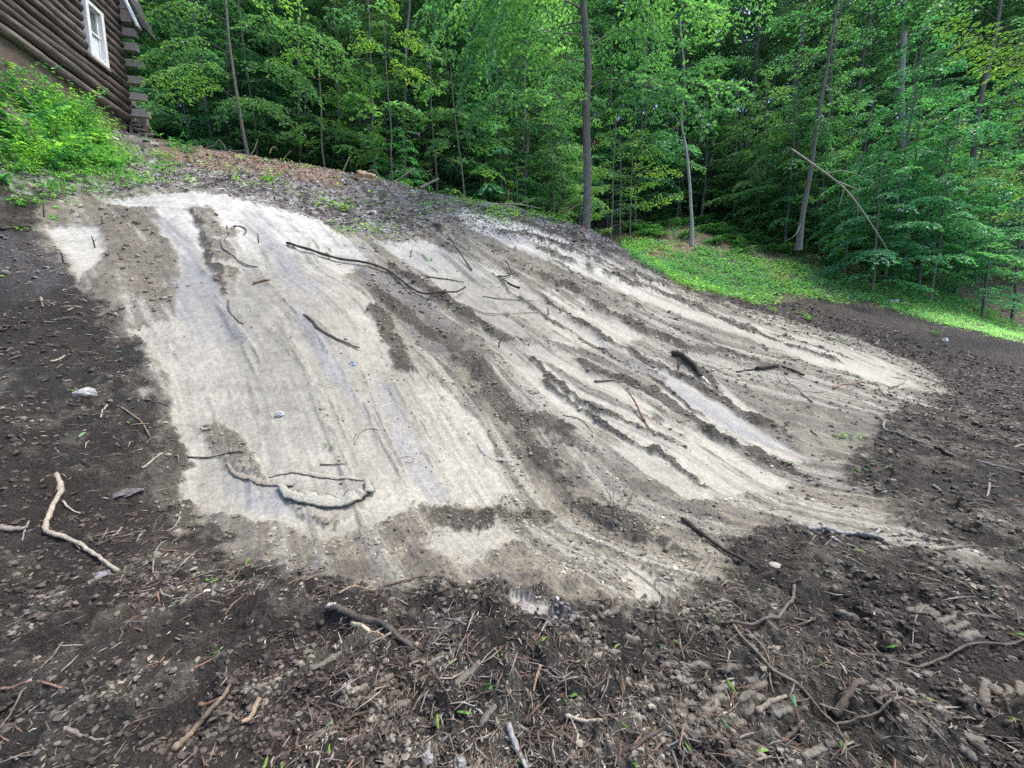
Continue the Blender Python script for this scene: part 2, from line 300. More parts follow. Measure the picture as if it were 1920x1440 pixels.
    for zz, h in RZ:
        q = zz(x, y, wx, wy); rg = np.maximum(rg, q); JS = JIT[0]; JIT[0] = None; q = zz(x, y, wxs, wys); JIT[0] = JS; rh = np.maximum(rh, q * h)
    rgm = rg * (.1 + 1.0 * n2 + .8 * (fbm(x, y, .9, 73, 3) - .3)); rough = np.maximum(rough, sstep(.1, .6, rgm) * .85); c = lerp(c, (.125, .11, .085), sstep(.15, .55, rgm) * .85)
    c = lerp(c, (.07, .06, .052), sstep(.3, .8, rg) * sstep(.48, .64, n2) * .7)
    z = z + rh * (-.1 + 1.2 * fbm(x, y, .4, 71, 3, .55))
    bz = np.zeros(x.shape)
    near = (y < 7)
    xb, yb, a_, b_ = x[near], y[near], wx[near], wy[near]
    if near.any():
        q = np.zeros(xb.shape)
        for zz in BZ: q = np.maximum(q, zz(xb, yb, a_, b_))
        bz[near] = q
    z = z + .012 * sstep(.1, .8, bz); c = lerp(c, (.125, .112, .09), sstep(.3, .7, bz) * .7)
    rough *= 1 - .35 * bz
    # groove streaks where the bucket dragged
    slope_zone = np.clip(S + Pm, 0, 1)
    z = z + slope_zone * (.03 * (streak - .5) + .010 * (streak2 - .5) * .4)
    # forest floor beyond the crest
    back = sstep(.0, .8, y - (12.9 + .0 * x)) * sstep(-.5, .3, 1 - S) * sstep(3.0, 1.0, x - 1.0 * 0 - 9e9 * 0) if False else sstep(12.9, 13.6, y) * sstep(2.5, 1.5, x)
    G = np.maximum(GRASSLINE(x, y, wx, wy), sstep(15.6, 16.6, y - .0 * x + .8 * wx)); G = np.maximum(G, back)
    gc = np.zeros(c.shape) + np.array([.055, .065, .032]); gc = lerp(gc, (.13, .082, .055), sstep(.46, .6, fbm(x, y, .8, 130, 4)))
    gc = lerp(gc, (.20, .15, .11), sstep(.62, .72, n3) * .6)
    c = c * (1 - G[..., None]) + gc * G[..., None]; rough = rough * (1 - G) + .5 * G
    rr_ = np.hypot(x, y); bx = x + .10 * wx + .03 * (n3 - .5); by = y + .10 * wy
    w1, i1 = worley(bx, by, .11, 7); w2, i2 = worley(bx + .02 * wy, by, .045, 13)
    r1 = 1 - np.abs(2 * fbm(x, y, .18, 150, 3, .5) - 1); r2 = 1 - np.abs(2 * fbm(x, y, .10, 160, 2, .5) - 1)
    lump = np.sqrt(np.clip(1 - w1 ** 2, 0, 1)) * i1; lump2 = np.sqrt(np.clip(1 - w2 ** 2, 0, 1)) * i2
    big = fbm(x, y, .55, 140, 3, .5) - .5; pres = sstep(.42, .62, n2)
    z = z + rough * (1 + .35 * sstep(3.5, 2.2, rr_)) * (.10 * big + (.16 * sstep(5, 9, rr_) * sstep(3, 5, x)) * (fbm(x, y, .4, 145, 3, .6) - .5) + .034 * lump * pres + .014 * lump2 + .04 * (r1 - .8) + .022 * r2 * pres + .05 * (fbm(x, y, .22, 72, 2, .5) - .5) + (.020 * (n3 - .5) + .008 * (n4 - .5) * sstep(6, 3, rr_)) * (1 - .55 * sstep(4, 9, rr_)) * (1 - .6 * sstep(.2, .6, rg))) * (1 - .3 * far)
    z = z + .004 * (n3 - .5) + .006 * Pm * (n2 - .5)
    c = c * (.55 + .45 * n3 + .45 * n4)[..., None]
    c = lerp(c, c * 1.6, rough * sstep(.45, .65, fbm(x, y, .03, 170, 3, .7)) * .5)
    return z, c, rough, G, S, Pm
def height(x, y):
    x = np.atleast_1d(np.asarray(x, float)); y = np.atleast_1d(np.asarray(y, float)); return soil(x, y)[0]
# ------------------------------------------------------------------ materials
def mat(name):
    m = bpy.data.materials.new(name); m.use_nodes = True; nt = m.node_tree; return m, nt.nodes, nt.links, nt.nodes["Principled BSDF"]
def soil_mat():
    m, N, L, P = mat("soil"); A = N.new("ShaderNodeAttribute"); A.attribute_name = "tint"
    g = N.new("ShaderNodeNewGeometry"); n = N.new("ShaderNodeTexNoise"); n.inputs["Scale"].default_value = 55; n.inputs["Detail"].default_value = 5; n.inputs["Roughness"].default_value = .7
    L.new(g.outputs["Position"], n.inputs["Vector"])
    mr = N.new("ShaderNodeMapRange"); mr.inputs[1].default_value = .3; mr.inputs[2].default_value = .7; mr.inputs[3].default_value = .72; mr.inputs[4].default_value = 1.28
    L.new(n.outputs["Fac"], mr.inputs[0])
    mx = N.new("ShaderNodeVectorMath"); mx.operation = 'SCALE'; L.new(A.outputs["Color"], mx.inputs[0]); L.new(mr.outputs[0], mx.inputs["Scale"]); L.new(mx.outputs[0], P.inputs["Base Color"])
    R = N.new("ShaderNodeAttribute"); R.attribute_name = "rough"
    n2 = N.new("ShaderNodeTexNoise"); n2.inputs["Scale"].default_value = 130; n2.inputs["Detail"].default_value = 3; L.new(g.outputs["Position"], n2.inputs["Vector"])
    ad = N.new("ShaderNodeMath"); ad.operation = 'ADD'; L.new(n.outputs["Fac"], ad.inputs[0]); L.new(n2.outputs["Fac"], ad.inputs[1])
    st = N.new("ShaderNodeMath"); st.operation = 'MULTIPLY_ADD'; st.inputs[1].default_value = 1.0; st.inputs[2].default_value = .07; L.new(R.outputs["Fac"], st.inputs[0])
    dst = N.new("ShaderNodeVectorMath"); dst.operation = 'MULTIPLY_ADD'; dst.inputs[1].default_value = (.03, .03, .03); L.new(n2.outputs["Color"], dst.inputs[0]); L.new(g.outputs["Position"], dst.inputs[2])
    acc = ad.outputs[0]
    for sc_, wt in ((38, 1.6), (90, .9)):
        vo = N.new("ShaderNodeTexVoronoi"); vo.inputs["Scale"].default_value = sc_; L.new(dst.outputs[0], vo.inputs["Vector"]); sq = N.new("ShaderNodeMath"); sq.operation = 'POWER'; sq.inputs[1].default_value = 2; L.new(vo.outputs["Distance"], sq.inputs[0])
        ml = N.new("ShaderNodeMath"); ml.operation = 'MULTIPLY_ADD'; ml.inputs[1].default_value = -wt * 1.6; L.new(sq.outputs[0], ml.inputs[0]); L.new(acc, ml.inputs[2]); acc = ml.outputs[0]
    b = N.new("ShaderNodeBump"); b.inputs["Distance"].default_value = .016; L.new(acc, b.inputs["Height"]); L.new(st.outputs[0], b.inputs["Strength"]); L.new(b.outputs[0], P.inputs["Normal"])
    P.inputs["Roughness"].default_value = .72; P.inputs["Specular IOR Level"].default_value = .35
    return m
def leaf_mat(name, trans=.45, rough=.45):
    m, N, L, P = mat(name); A = N.new("ShaderNodeAttribute"); A.attribute_name = "tint"; O = N.new("ShaderNodeObjectInfo")
    mx = N.new("ShaderNodeMix"); mx.data_type = 'RGBA'; mx.blend_type = 'MULTIPLY'; mx.inputs[0].default_value = 1
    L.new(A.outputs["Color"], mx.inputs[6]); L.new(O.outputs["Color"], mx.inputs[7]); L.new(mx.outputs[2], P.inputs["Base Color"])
    P.inputs["Roughness"].default_value = rough; P.inputs["Specular IOR Level"].default_value = .5
    t = N.new("ShaderNodeBsdfTranslucent"); h = N.new("ShaderNodeMix"); h.data_type = 'RGBA'; h.blend_type = 'MULTIPLY'; h.inputs[0].default_value = 1; h.inputs[7].default_value = (1.5, 1.5, .6, 1)
    L.new(mx.outputs[2], h.inputs[6]); L.new(h.outputs[2], t.inputs[0]); s = N.new("ShaderNodeMixShader"); s.inputs[0].default_value = trans
    L.new(P.outputs[0], s.inputs[1]); L.new(t.outputs[0], s.inputs[2]); L.new(s.outputs[0], N["Material Output"].inputs[0])
    return m
def wood_mat(name, c1, c2, scale=(9, 9, 1.5), rough=.8, bump=.4, c3=None, t3=.62):
    m, N, L, P = mat(name); tc = N.new("ShaderNodeTexCoord"); mp = N.new("ShaderNodeMapping"); mp.inputs["Scale"].default_value = scale; L.new(tc.outputs["Object"], mp.inputs[0])
    O = N.new("ShaderNodeObjectInfo"); cm = N.new("ShaderNodeCombineXYZ"); ml = N.new("ShaderNodeMath"); ml.operation = 'MULTIPLY'; ml.inputs[1].default_value = 50
    L.new(O.outputs["Random"], ml.inputs[0]); L.new(ml.outputs[0], cm.inputs[0]); L.new(cm.outputs[0], mp.inputs["Location"])
    n = N.new("ShaderNodeTexNoise"); n.inputs["Scale"].default_value = 3; n.inputs["Detail"].default_value = 6; n.inputs["Roughness"].default_value = .65; L.new(mp.outputs[0], n.inputs["Vector"])
    r = N.new("ShaderNodeValToRGB"); r.color_ramp.elements[0].position = .35; r.color_ramp.elements[1].position = .65; r.color_ramp.elements[0].color = (*c1, 1); r.color_ramp.elements[1].color = (*c2, 1)
    L.new(n.outputs["Fac"], r.inputs[0]); out = r.outputs[0]
    if c3:
        n3 = N.new("ShaderNodeTexNoise"); n3.inputs["Scale"].default_value = 1.3; n3.inputs["Detail"].default_value = 5; L.new(mp.outputs[0], n3.inputs["Vector"])
        r3 = N.new("ShaderNodeValToRGB"); r3.color_ramp.elements[0].position = t3; r3.color_ramp.elements[1].position = t3 + .05; L.new(n3.outputs["Fac"], r3.inputs[0])
        k = N.new("ShaderNodeMix"); k.data_type = 'RGBA'; L.new(r3.outputs[0], k.inputs[0]); L.new(out, k.inputs[6]); k.inputs[7].default_value = (*c3, 1); out = k.outputs[2]
    k2 = N.new("ShaderNodeMix"); k2.data_type = 'RGBA'; k2.blend_type = 'MULTIPLY'; k2.inputs[0].default_value = 1; L.new(out, k2.inputs[6]); L.new(O.outputs["Color"], k2.inputs[7])
    L.new(k2.outputs[2], P.inputs["Base Color"]); P.inputs["Roughness"].default_value = rough; P.inputs["Specular IOR Level"].default_value = .25
    b = N.new("ShaderNodeBump"); b.inputs["Strength"].default_value = bump; b.inputs["Distance"].default_value = .02; L.new(n.outputs["Fac"], b.inputs["Height"]); L.new(b.outputs[0], P.inputs["Normal"])
    return m
def tint_mat(name, rough=.8, spec=.25):
    m, N, L, P = mat(name); A = N.new("ShaderNodeAttribute"); A.attribute_name = "tint"; g = N.new("ShaderNodeNewGeometry")
    n = N.new("ShaderNodeTexNoise"); n.inputs["Scale"].default_value = 60; n.inputs["Detail"].default_value = 4; L.new(g.outputs["Position"], n.inputs["Vector"])
    mr = N.new("ShaderNodeMapRange"); mr.inputs[1].default_value = .3; mr.inputs[2].default_value = .7; mr.inputs[3].default_value = .6; mr.inputs[4].default_value = 1.3; L.new(n.outputs["Fac"], mr.inputs[0])
    mx = N.new("ShaderNodeVectorMath"); mx.operation = 'SCALE'; L.new(A.outputs["Color"], mx.inputs[0]); L.new(mr.outputs[0], mx.inputs["Scale"]); L.new(mx.outputs[0], P.inputs["Base Color"])
    b = N.new("ShaderNodeBump"); b.inputs["Strength"].default_value = .5; b.inputs["Distance"].default_value = .006; L.new(n.outputs["Fac"], b.inputs["Height"]); L.new(b.outputs[0], P.inputs["Normal"])
    P.inputs["Roughness"].default_value = rough; P.inputs["Specular IOR Level"].default_value = spec
    return m
M_SOIL = soil_mat(); M_LEAF = leaf_mat("leaf"); M_TINT = tint_mat("debris")
M_BARK = wood_mat("bark", (.085, .078, .07), (.20, .19, .175), (12, 12, 2.5), .85, .5)
M_PBARK = wood_mat("pale_bark", (.16, .15, .14), (.34, .33, .31), (10, 10, 6), .8, .3)
M_LOG = wood_mat("weathered_log", (.026, .021, .019), (.15, .13, .12), (.9, 10, 10), .5, .6, (.24, .115, .06), .64)
M_TIMBER = wood_mat("grey_timber", (.13, .115, .105), (.30, .27, .25), (2, 12, 12), .8, .4)
M_PARGE = wood_mat("parged_foundation", (.075, .058, .046), (.135, .11, .092), (2, 2, 2), .9, .4)
M_WHITE = wood_mat("white_paint", (.55, .55, .55), (.75, .75, .74), (4, 4, 4), .5, .05)
M_STONE = wood_mat("field_stone", (.22, .22, .22), (.48, .47, .45), (6, 6, 6), .8, .5)
def plain(name, c, rough=.5, spec=.5):
    m, N, L, P = mat(name); P.inputs["Base Color"].default_value = (*c, 1); P.inputs["Roughness"].default_value = rough; P.inputs["Specular IOR Level"].default_value = spec; return m
M_GLASS = plain("window_glass", (.10, .13, .13), .06, .8); M_ORANGE = plain("orange_tape", (.8, .10, .015), .5); M_ROOF = plain("roof_edge", (.03, .03, .035), .7); M_CURTAIN = plain("curtain", (.6, .68, .72), .9)
# ------------------------------------------------------------------ ground sheets
NA, NR = 780, 830
az = np.radians(np.linspace(-66, 66, NA)); _lr = np.linspace(math.log(.7), math.log(27), 4000); _w = np.interp(np.exp(_lr), [.7, 1.6, 2.4, 4, 10, 12.5, 14, 27], [.75, .9, 1.4, 1.9, 1.9, 1.2, .5, .35]); _cw = np.cumsum(_w); _cw = (_cw - _cw[0]) / (_cw[-1] - _cw[0])
LR = np.interp(np.linspace(0, 1, NR), _cw, _lr); rr = np.exp(LR)
AZ, RR = np.meshgrid(az, rr); X = RR * np.sin(AZ); Y = RR * np.cos(AZ)
Zs, Cs, Rs, Gs, Ss, Ps = soil(X, Y)
V = np.stack([X, Y, Zs], -1).reshape(-1, 3)
i = np.arange(NR - 1)[:, None] * NA; j = np.arange(NA - 1)[None]
F = np.stack([i + j, i + NA + j, i + NA + j + 1, i + j + 1], -1).reshape(-1, 4)[:, ::-1]
obj("ground", mesh("ground", V, F, M_SOIL, Cs.reshape(-1, 3), True, {"rough": Rs.ravel()}), kind="structure", label="graded earth bank with scraped pale strips and dark churned soil")
gx = np.arange(-75, 80.1, 1.0); gy = np.arange(-25, 100.1, 1.0); GX, GY = np.meshgrid(gx, gy)
rad = np.hypot(GX, GY); GZ = base(GX, GY); azg = np.abs(np.arctan2(GX, GY))
GZ = GZ - .45 * sstep(27.5, 24, rad) + .25 * (fbm(GX, GY, 3, 5) - .5); C2 = np.zeros(GX.shape + (3,)) + np.array([.06, .055, .035])
C2[GY < 8] = (.06, .05, .042)
C2 = lerp(C2, (.11, .07, .05), sstep(.45, .6, fbm(GX, GY, 2.5, 6, 3)))
nx = len(gx); i = np.arange(len(gy) - 1)[:, None] * nx; j = np.arange(nx - 1)[None]
F = np.stack([i + j, i + j + 1, i + nx + j + 1, i + nx + j], -1).reshape(-1, 4)
obj("hillside", mesh("hillside", np.stack([GX, GY, GZ], -1).reshape(-1, 3), F, M_SOIL, C2.reshape(-1, 3), True, {"rough": np.full(GX.size, .6)}), kind="structure", label="wooded hillside rising behind the clearing")
print("ground", time.time() - T0)
def bilin(A, x, y):
    a = (np.degrees(np.arctan2(x, y)) + 66) / 132 * (NA - 1); r = np.interp(np.log(np.maximum(np.hypot(x, y), .701)), LR, np.arange(NR))
    ai = np.clip(a.astype(int), 0, NA - 2); ri = np.clip(r.astype(int), 0, NR - 2); fa = np.clip(a - ai, 0, 1); fr = np.clip(r - ri, 0, 1)
    return (A[ri, ai] * (1 - fa) + A[ri, ai + 1] * fa) * (1 - fr) + (A[ri + 1, ai] * (1 - fa) + A[ri + 1, ai + 1] * fa) * fr
def gz(x, y):
    x = np.atleast_1d(np.asarray(x, float)); y = np.atleast_1d(np.asarray(y, float)); r = np.hypot(x, y)
    return np.where((r < 26.5) & (np.abs(np.degrees(np.arctan2(x, y))) < 65.5), bilin(Zs, x, y), base(x, y))
# ------------------------------------------------------------------ foliage
def leaves(P, D, Nn, size, col, wid=.55, fold=.18):
    """P base points, D pointing direction, Nn leaf normal"""
    n = len(P); D = D / np.linalg.norm(D, axis=1, keepdims=True); S = np.cross(D, Nn); S /= np.maximum(np.linalg.norm(S, axis=1, keepdims=True), 1e-6); U = np.cross(S, D)
    L = size[:, None]; mid = P + D * L * .45
    V = np.stack([P, mid + S * L * wid * .5 + U * L * fold * .5, P + D * L - U * L * .08, mid - S * L * wid * .5 + U * L * fold * .5], 1).reshape(-1, 3)
    F = np.arange(4 * n).reshape(n, 4); return V, F, np.repeat(col, 4, 0)
G1 = np.array([.070, .205, .115]); G2 = np.array([.15, .34, .13]); G0 = np.array([.032, .108, .075])
def leafcol(r, n, q=None):
    a = r.uniform(0, 1, (n, 1)) if q is None else np.clip(q[:, None] + r.uniform(-.25, .25, (n, 1)), 0, 1)
    return np.where(a < .5, G0 + (G1 - G0) * a * 2, G1 + (G2 - G1) * (a - .5) * 2) * r.uniform(.8, 1.2, (n, 1))
def spray(r, P, az0, leaf, sp, leafbag, woodbag, droop, twl, rt, dens=2):
    """one leafy limb: path P; side twigs in a flat fan"""
    woodbag.add(*tube(P, np.linspace(rt, .004, len(P)), 4))
    L = np.linalg.norm(np.diff(P, axis=0), axis=1).sum(); nt = max(4, int(L / (.11 * (leaf / .08)))); A = []; B = []
    for k in range(nt):
        t = .18 + .82 * (k + .5) / nt; f = t * (len(P) - 1); i0 = min(int(f), len(P) - 2); p = P[i0] + (P[i0 + 1] - P[i0]) * (f - i0); d = P[i0 + 1] - P[i0]; d = d / np.linalg.norm(d)
        sgn = 1 if k % 2 else -1; an = sgn * r.uniform(.6, 1.15); ca, sa = math.cos(an), math.sin(an)
        e = np.array([d[0] * ca - d[1] * sa, d[0] * sa + d[1] * ca, d[2] * .5 + r.uniform(-.10, .16)]); l = twl * (1 - .65 * t) * r.uniform(.6, 1.15)
        m = max(3, int(l / sp)); q = (np.arange(m) + .5) / m
        pp = p + e * (q * l)[:, None]; pp[:, 2] -= droop * (q ** 2) * l
        side = np.where(np.arange(m) % 2, 1, -1)[:, None]; perp = np.array([-e[1], e[0], 0])
        dd = e * .8 + perp * side * r.uniform(.4, 1.0, (m, 1)) + np.array([0, 0, -1]) * r.uniform(.0, .55, (m, 1)) + r.normal(0, .12, (m, 3))
        A.append(pp + r.normal(0, .012, (m, 3))); B.append(dd)
        for rep in range(dens):
            o_ = perp * r.uniform(-1, 1, (m, 1)) * min(.32, .35 * l) * (1 - .6 * q[:, None]); o_[:, 2] -= abs(o_[:, 0] + o_[:, 1]) * .15 * droop
            A.append(pp + o_ + r.normal(0, .02, (m, 3))); B.append(dd * [1, 1, .8] + o_ * 1.5)
        if l > .35: woodbag.add(*tube(np.vstack([p, pp[m // 2], pp[-1]]), [.005, .004, .002], 3))
    A = np.vstack(A); B = np.vstack(B); n = len(A); Nn = np.array([0, 0, 1.0]) + r.normal(0, .35, (n, 3))
    V, F, C = leaves(A, B, Nn, leaf * r.uniform(.7, 1.25, n), leafcol(r, n, np.full(n, r.uniform(.25, .75)))); leafbag.add(V, F, C)
def limb_path(r, p0, azm, L, rise, droop, n=6):
    t = np.linspace(0, 1, n); azs = azm + np.cumsum(r.normal(0, .10, n)); P = [np.array(p0, float)]
    for k in range(1, n):
        el = rise * (1 - t[k]) - droop * t[k]; P.append(P[-1] + L / (n - 1) * np.array([math.sin(azs[k]) * math.cos(el), math.cos(azs[k]) * math.cos(el), math.sin(el)]))
    return np.array(P)
def make_tree(seed, h, cb, spread, nl, leaf, sp, r0, lean=(0, 0), droop=.4, rise=.6, twl=.5, wander=.05, top=.35, sides=8, bark=None, dens=2):
    r = np.random.default_rng(seed); n = 14; t = np.linspace(0, 1, n)
    T = np.zeros((n, 3)); T[:, 2] = t * h; T[:, 0] = lean[0] * t ** 1.3 + np.cumsum(r.normal(0, wander, n)) * .5; T[:, 1] = lean[1] * t ** 1.3 + np.cumsum(r.normal(0, wander, n)) * .5; T[0, :2] = 0
    T[0, 2] = -.3; W = Bag(); Lf = Bag(); R = r0 * (1 - .85 * t ** 1.1) + .008; R[0] *= 1.35
    W.add(*tube(T, R, sides, .05, seed))
    for k in range(nl):
        f = cb / h + (1 - cb / h) * ((k + r.uniform(0, .8)) / nl) ** .9; f = min(f, .985); q = f * (n - 1); i0 = min(int(q), n - 2); p0 = T[i0] + (T[i0 + 1] - T[i0]) * (q - i0)
        u = (f - cb / h) / (1 - cb / h); L = spread * (1 - (1 - top) * u) * r.uniform(.55, 1.15) * (1 if u > .1 else .8)
        az_ = k * 2.4 + r.uniform(-.5, .5); P = limb_path(r, p0, az_, L, rise * r.uniform(.4, 1.2) + .5 * u, droop * r.uniform(.4, 1.3))
        spray(r, P, az_, leaf, sp, Lf, W, droop * .8, twl * L, max(.009, r0 * .16 * (1 - .6 * u)), dens)
    return W.mesh("trunk", bark or M_BARK, True), Lf.mesh("crown", M_LEAF)
def tree(name, tm, loc, rz, s, label, group=None, tint=(1, 1, 1), cat="tree", tb=(1, 1, 1), tilt=None):
    e = empty(name, loc, rz, s, label=label, category=cat, group=group)
    if tilt: e.rotation_euler = (tilt[0], tilt[1], rz)
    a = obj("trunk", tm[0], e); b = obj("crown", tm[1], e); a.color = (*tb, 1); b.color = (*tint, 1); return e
def custom(name, trunk, r0, limbs, leaf=.085, sp=.07, dens=1, droop=.3, twl=.45, seed=0, bark=None, tint=(1, 1, 1), label="", cat="tree", group=None, minl=.8, tb=(1, 1, 1), taper=.7):
    """a tree whose trunk and limbs are given as surveyed points (u, v, distance)"""
    r = np.random.default_rng(seed); T = smooth_path([at(*q) for q in trunk], 4); o = T[0].copy(); T = T - o
    T[0, 2] -= .5; W = Bag(); Lf = Bag(); n = len(T); R = r0 * (1 - taper * np.linspace(0, 1, n)); R[0] *= 1.4; R[1] *= 1.1
    W.add(*tube(T, R, 10, .04, seed))
    for q in limbs:
        bare = q[0] == 'bare'; q = q[1:] if bare else q; P = smooth_path([at(*a) for a in q], 3) - o
        P[1:-1] += r.normal(0, .02, (len(P) - 2, 3)); L = np.linalg.norm(np.diff(P, axis=0), axis=1).sum()
        if bare: W.add(*tube(P, np.linspace(r0 * .22, .006, len(P)), 6)); continue
        spray(r, P, 0, leaf, sp, Lf, W, droop, max(minl, twl * L), max(.008, r0 * .2), dens)
    e = empty(name, o, label=label, category=cat, group=group); a = obj("trunk", W.mesh("trunk", bark or M_BARK, True), e); a.color = (*tb, 1)
    if Lf.n: b = obj("crown", Lf.mesh("crown", M_LEAF), e); b.color = (*tint, 1)
    return e
SAP = [make_tree(10 + k, 3.6 + .9 * k, .6, 1.5, 18 + 3 * k, .085, .07, .022 + .006 * k, (0.2 * k - .3, 0), .45, .30, .42, .03, dens=1) for k in range(4)]
MID = [make_tree(30 + k, 9.5 + 1.5 * k, 1.2 + .5 * k, 3.0, 44, .11, .10, .07, (.5 * k - .6, 0), .5, .5, .42, .08, dens=3) for k in range(4)]
BIG = [make_tree(50 + k, 19 + 2 * k, 4.0 + 1.2 * k, 5.2, 62, .19, .17, .17 + .03 * k, (.6 * k - .6, 0), .45, .7, .36, .12, dens=3) for k in range(4)]
EDGE = [make_tree(70 + k, 6.5 + 1.3 * k, .6 + .2 * k, 3.0, 32, .145, .10, .05, (.4 * k - .5, -.3), .7, .30, .40, .06, dens=4) for k in range(4)]
print("tree kinds", time.time() - T0, [len(t[1].polygons) for t in SAP + MID + BIG + EDGE])
def pix(P):
    d = np.asarray(P) - CAM; f = d[1] * math.cos(PITCH) - d[2] * math.sin(PITCH); up = d[2] * math.cos(PITCH) + d[1] * math.sin(PITCH)
    return 960 + FPX * d[0] / f, 720 - FPX * up / f
r = np.random.default_rng(99)
GF = "trees of the dark forest behind the clearing"
REG = [(-400, "behind the log cabin"), (262, "between cabin and slender beech"), (360, "just left of the slender beech"), (455, "just right of the slender beech"), (590, "left of the thin straight sapling"), (735, "right of the thin straight sapling"), (860, "behind the multi branched sapling"), (980, "just left of the maple"), (1100, "just right of the maple"), (1200, "left of the pale birch"), (1290, "right of the pale birch"), (1410, "left of the leaning trunk"), (1530, "right of the leaning trunk"), (1620, "left of the broken snag"), (1700, "right of the broken snag"), (1800, "behind the far right thicket"), (1880, "at the far right edge")]
def where(x, y, g, sz, rz):
    u = pix((x, y, base(x, y) + 2.5))[0]; w = [b for a, b in REG if a <= u] or [REG[0][1]]
    return w[-1]
def look(g, lo, hi, a): return a[0] if g < lo else a[2] if g > hi else a[1]
placed = []
def ok(x, y, dmin):
    for a, b in placed:
        if (a - x) ** 2 + (b - y) ** 2 < dmin ** 2: return False
    placed.append((x, y)); return True
def front(x):
    """where the forest edge runs: Y for a given X"""
    return np.interp(x, [-40, -20, -13, -8, -3, 2, 4, 8, 13, 20, 30, 50], [10, 15.5, 16, 15.5, 15.5, 15, 16.5, 19, 19.5, 20, 21, 24])
cnt = [0, 0, 0]
tries = 0
while cnt[0] < 120 and tries < 6000:         # tall canopy trees
    tries += 1; y = 14 + 24 * r.uniform() ** 1.3; x = (r.uniform(-1.35, 1.5) if r.uniform() < .6 else r.uniform(.2, 1.5)) * (y + 4)
    if y < front(x) + (6.5 if x > 6 else 4.0) or not ok(x, y, 2.7 + y * .02): continue
    if 1 < x < 8 and y < 26: continue
    k = r.integers(4); g = r.uniform(.65, .95)  # tint lowered: shade of the forest interior put into the leaf colour
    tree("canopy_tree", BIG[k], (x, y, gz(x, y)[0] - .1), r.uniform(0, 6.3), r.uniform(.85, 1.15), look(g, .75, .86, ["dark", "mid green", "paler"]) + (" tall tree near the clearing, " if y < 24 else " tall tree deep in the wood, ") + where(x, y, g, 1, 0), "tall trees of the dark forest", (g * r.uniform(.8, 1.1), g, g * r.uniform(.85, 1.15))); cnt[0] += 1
for Yr, st_ in ((37, 4.6), (47, 5.5), (60, 6.5)):
    for x0 in np.arange(-1.38 * Yr, 1.5 * Yr, st_):
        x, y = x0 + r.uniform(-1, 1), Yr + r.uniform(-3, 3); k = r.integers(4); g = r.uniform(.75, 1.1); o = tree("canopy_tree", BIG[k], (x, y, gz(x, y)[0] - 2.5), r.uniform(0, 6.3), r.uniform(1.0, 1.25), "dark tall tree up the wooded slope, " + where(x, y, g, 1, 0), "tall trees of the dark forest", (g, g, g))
tries = 0
while cnt[1] < 130 and tries < 6000:         # understorey
    tries += 1; y = 13 + 24 * r.uniform() ** 1.6; x = r.uniform(-1.3, 1.4) * (y + 3)
    if y < front(x) + 1.2 or not ok(x, y, 1.3): continue
    if 5 < x < 20 and y < 24 and r.uniform() < .75: continue
    k = r.integers(4); g = r.uniform(.7, 1.05)  # lowered too, painting understorey shade into the crowns
    tree("beech_tree", MID[k], (x, y, gz(x, y)[0] - .1), r.uniform(0, 6.3), r.uniform(.7, 1.2), look(g, .8, .95, ["dark", "mid green", "bright"]) + (" slender tree near the clearing, " if y < 21 else " slender tree further in, ") + where(x, y, g, 1, 0), "slender trees at the forest edge", (g * r.uniform(.8, 1.2), g, g * r.uniform(.8, 1.2))); cnt[1] += 1
tries = 0
while cnt[2] < 70 and tries < 6000:
    tries += 1; y = r.uniform(13, 27); x = r.uniform(-1.2, 1.3) * y
    if y < front(x) + .3 or not ok(x, y, 1.0): continue
    if 4 < x < 20 and y < 26 and r.uniform() < .8: continue
    k = r.integers(4); g = r.uniform(.8, 1.3)
    tree("beech_sapling", SAP[k], (x, y, gz(x, y)[0] - .05), r.uniform(0, 6.3), r.uniform(.6, 1.2), look(g, .95, 1.12, ["dark", "mid green", "bright"]) + (" low sapling at the wood edge, " if y < 19 else " low sapling in the shade, ") + where(x, y, g, 1, 0), "saplings along the forest edge", (g * r.uniform(.8, 1.4), g * r.uniform(1, 1.15), g * .8)); cnt[2] += 1
print("forest", cnt, time.time() - T0)

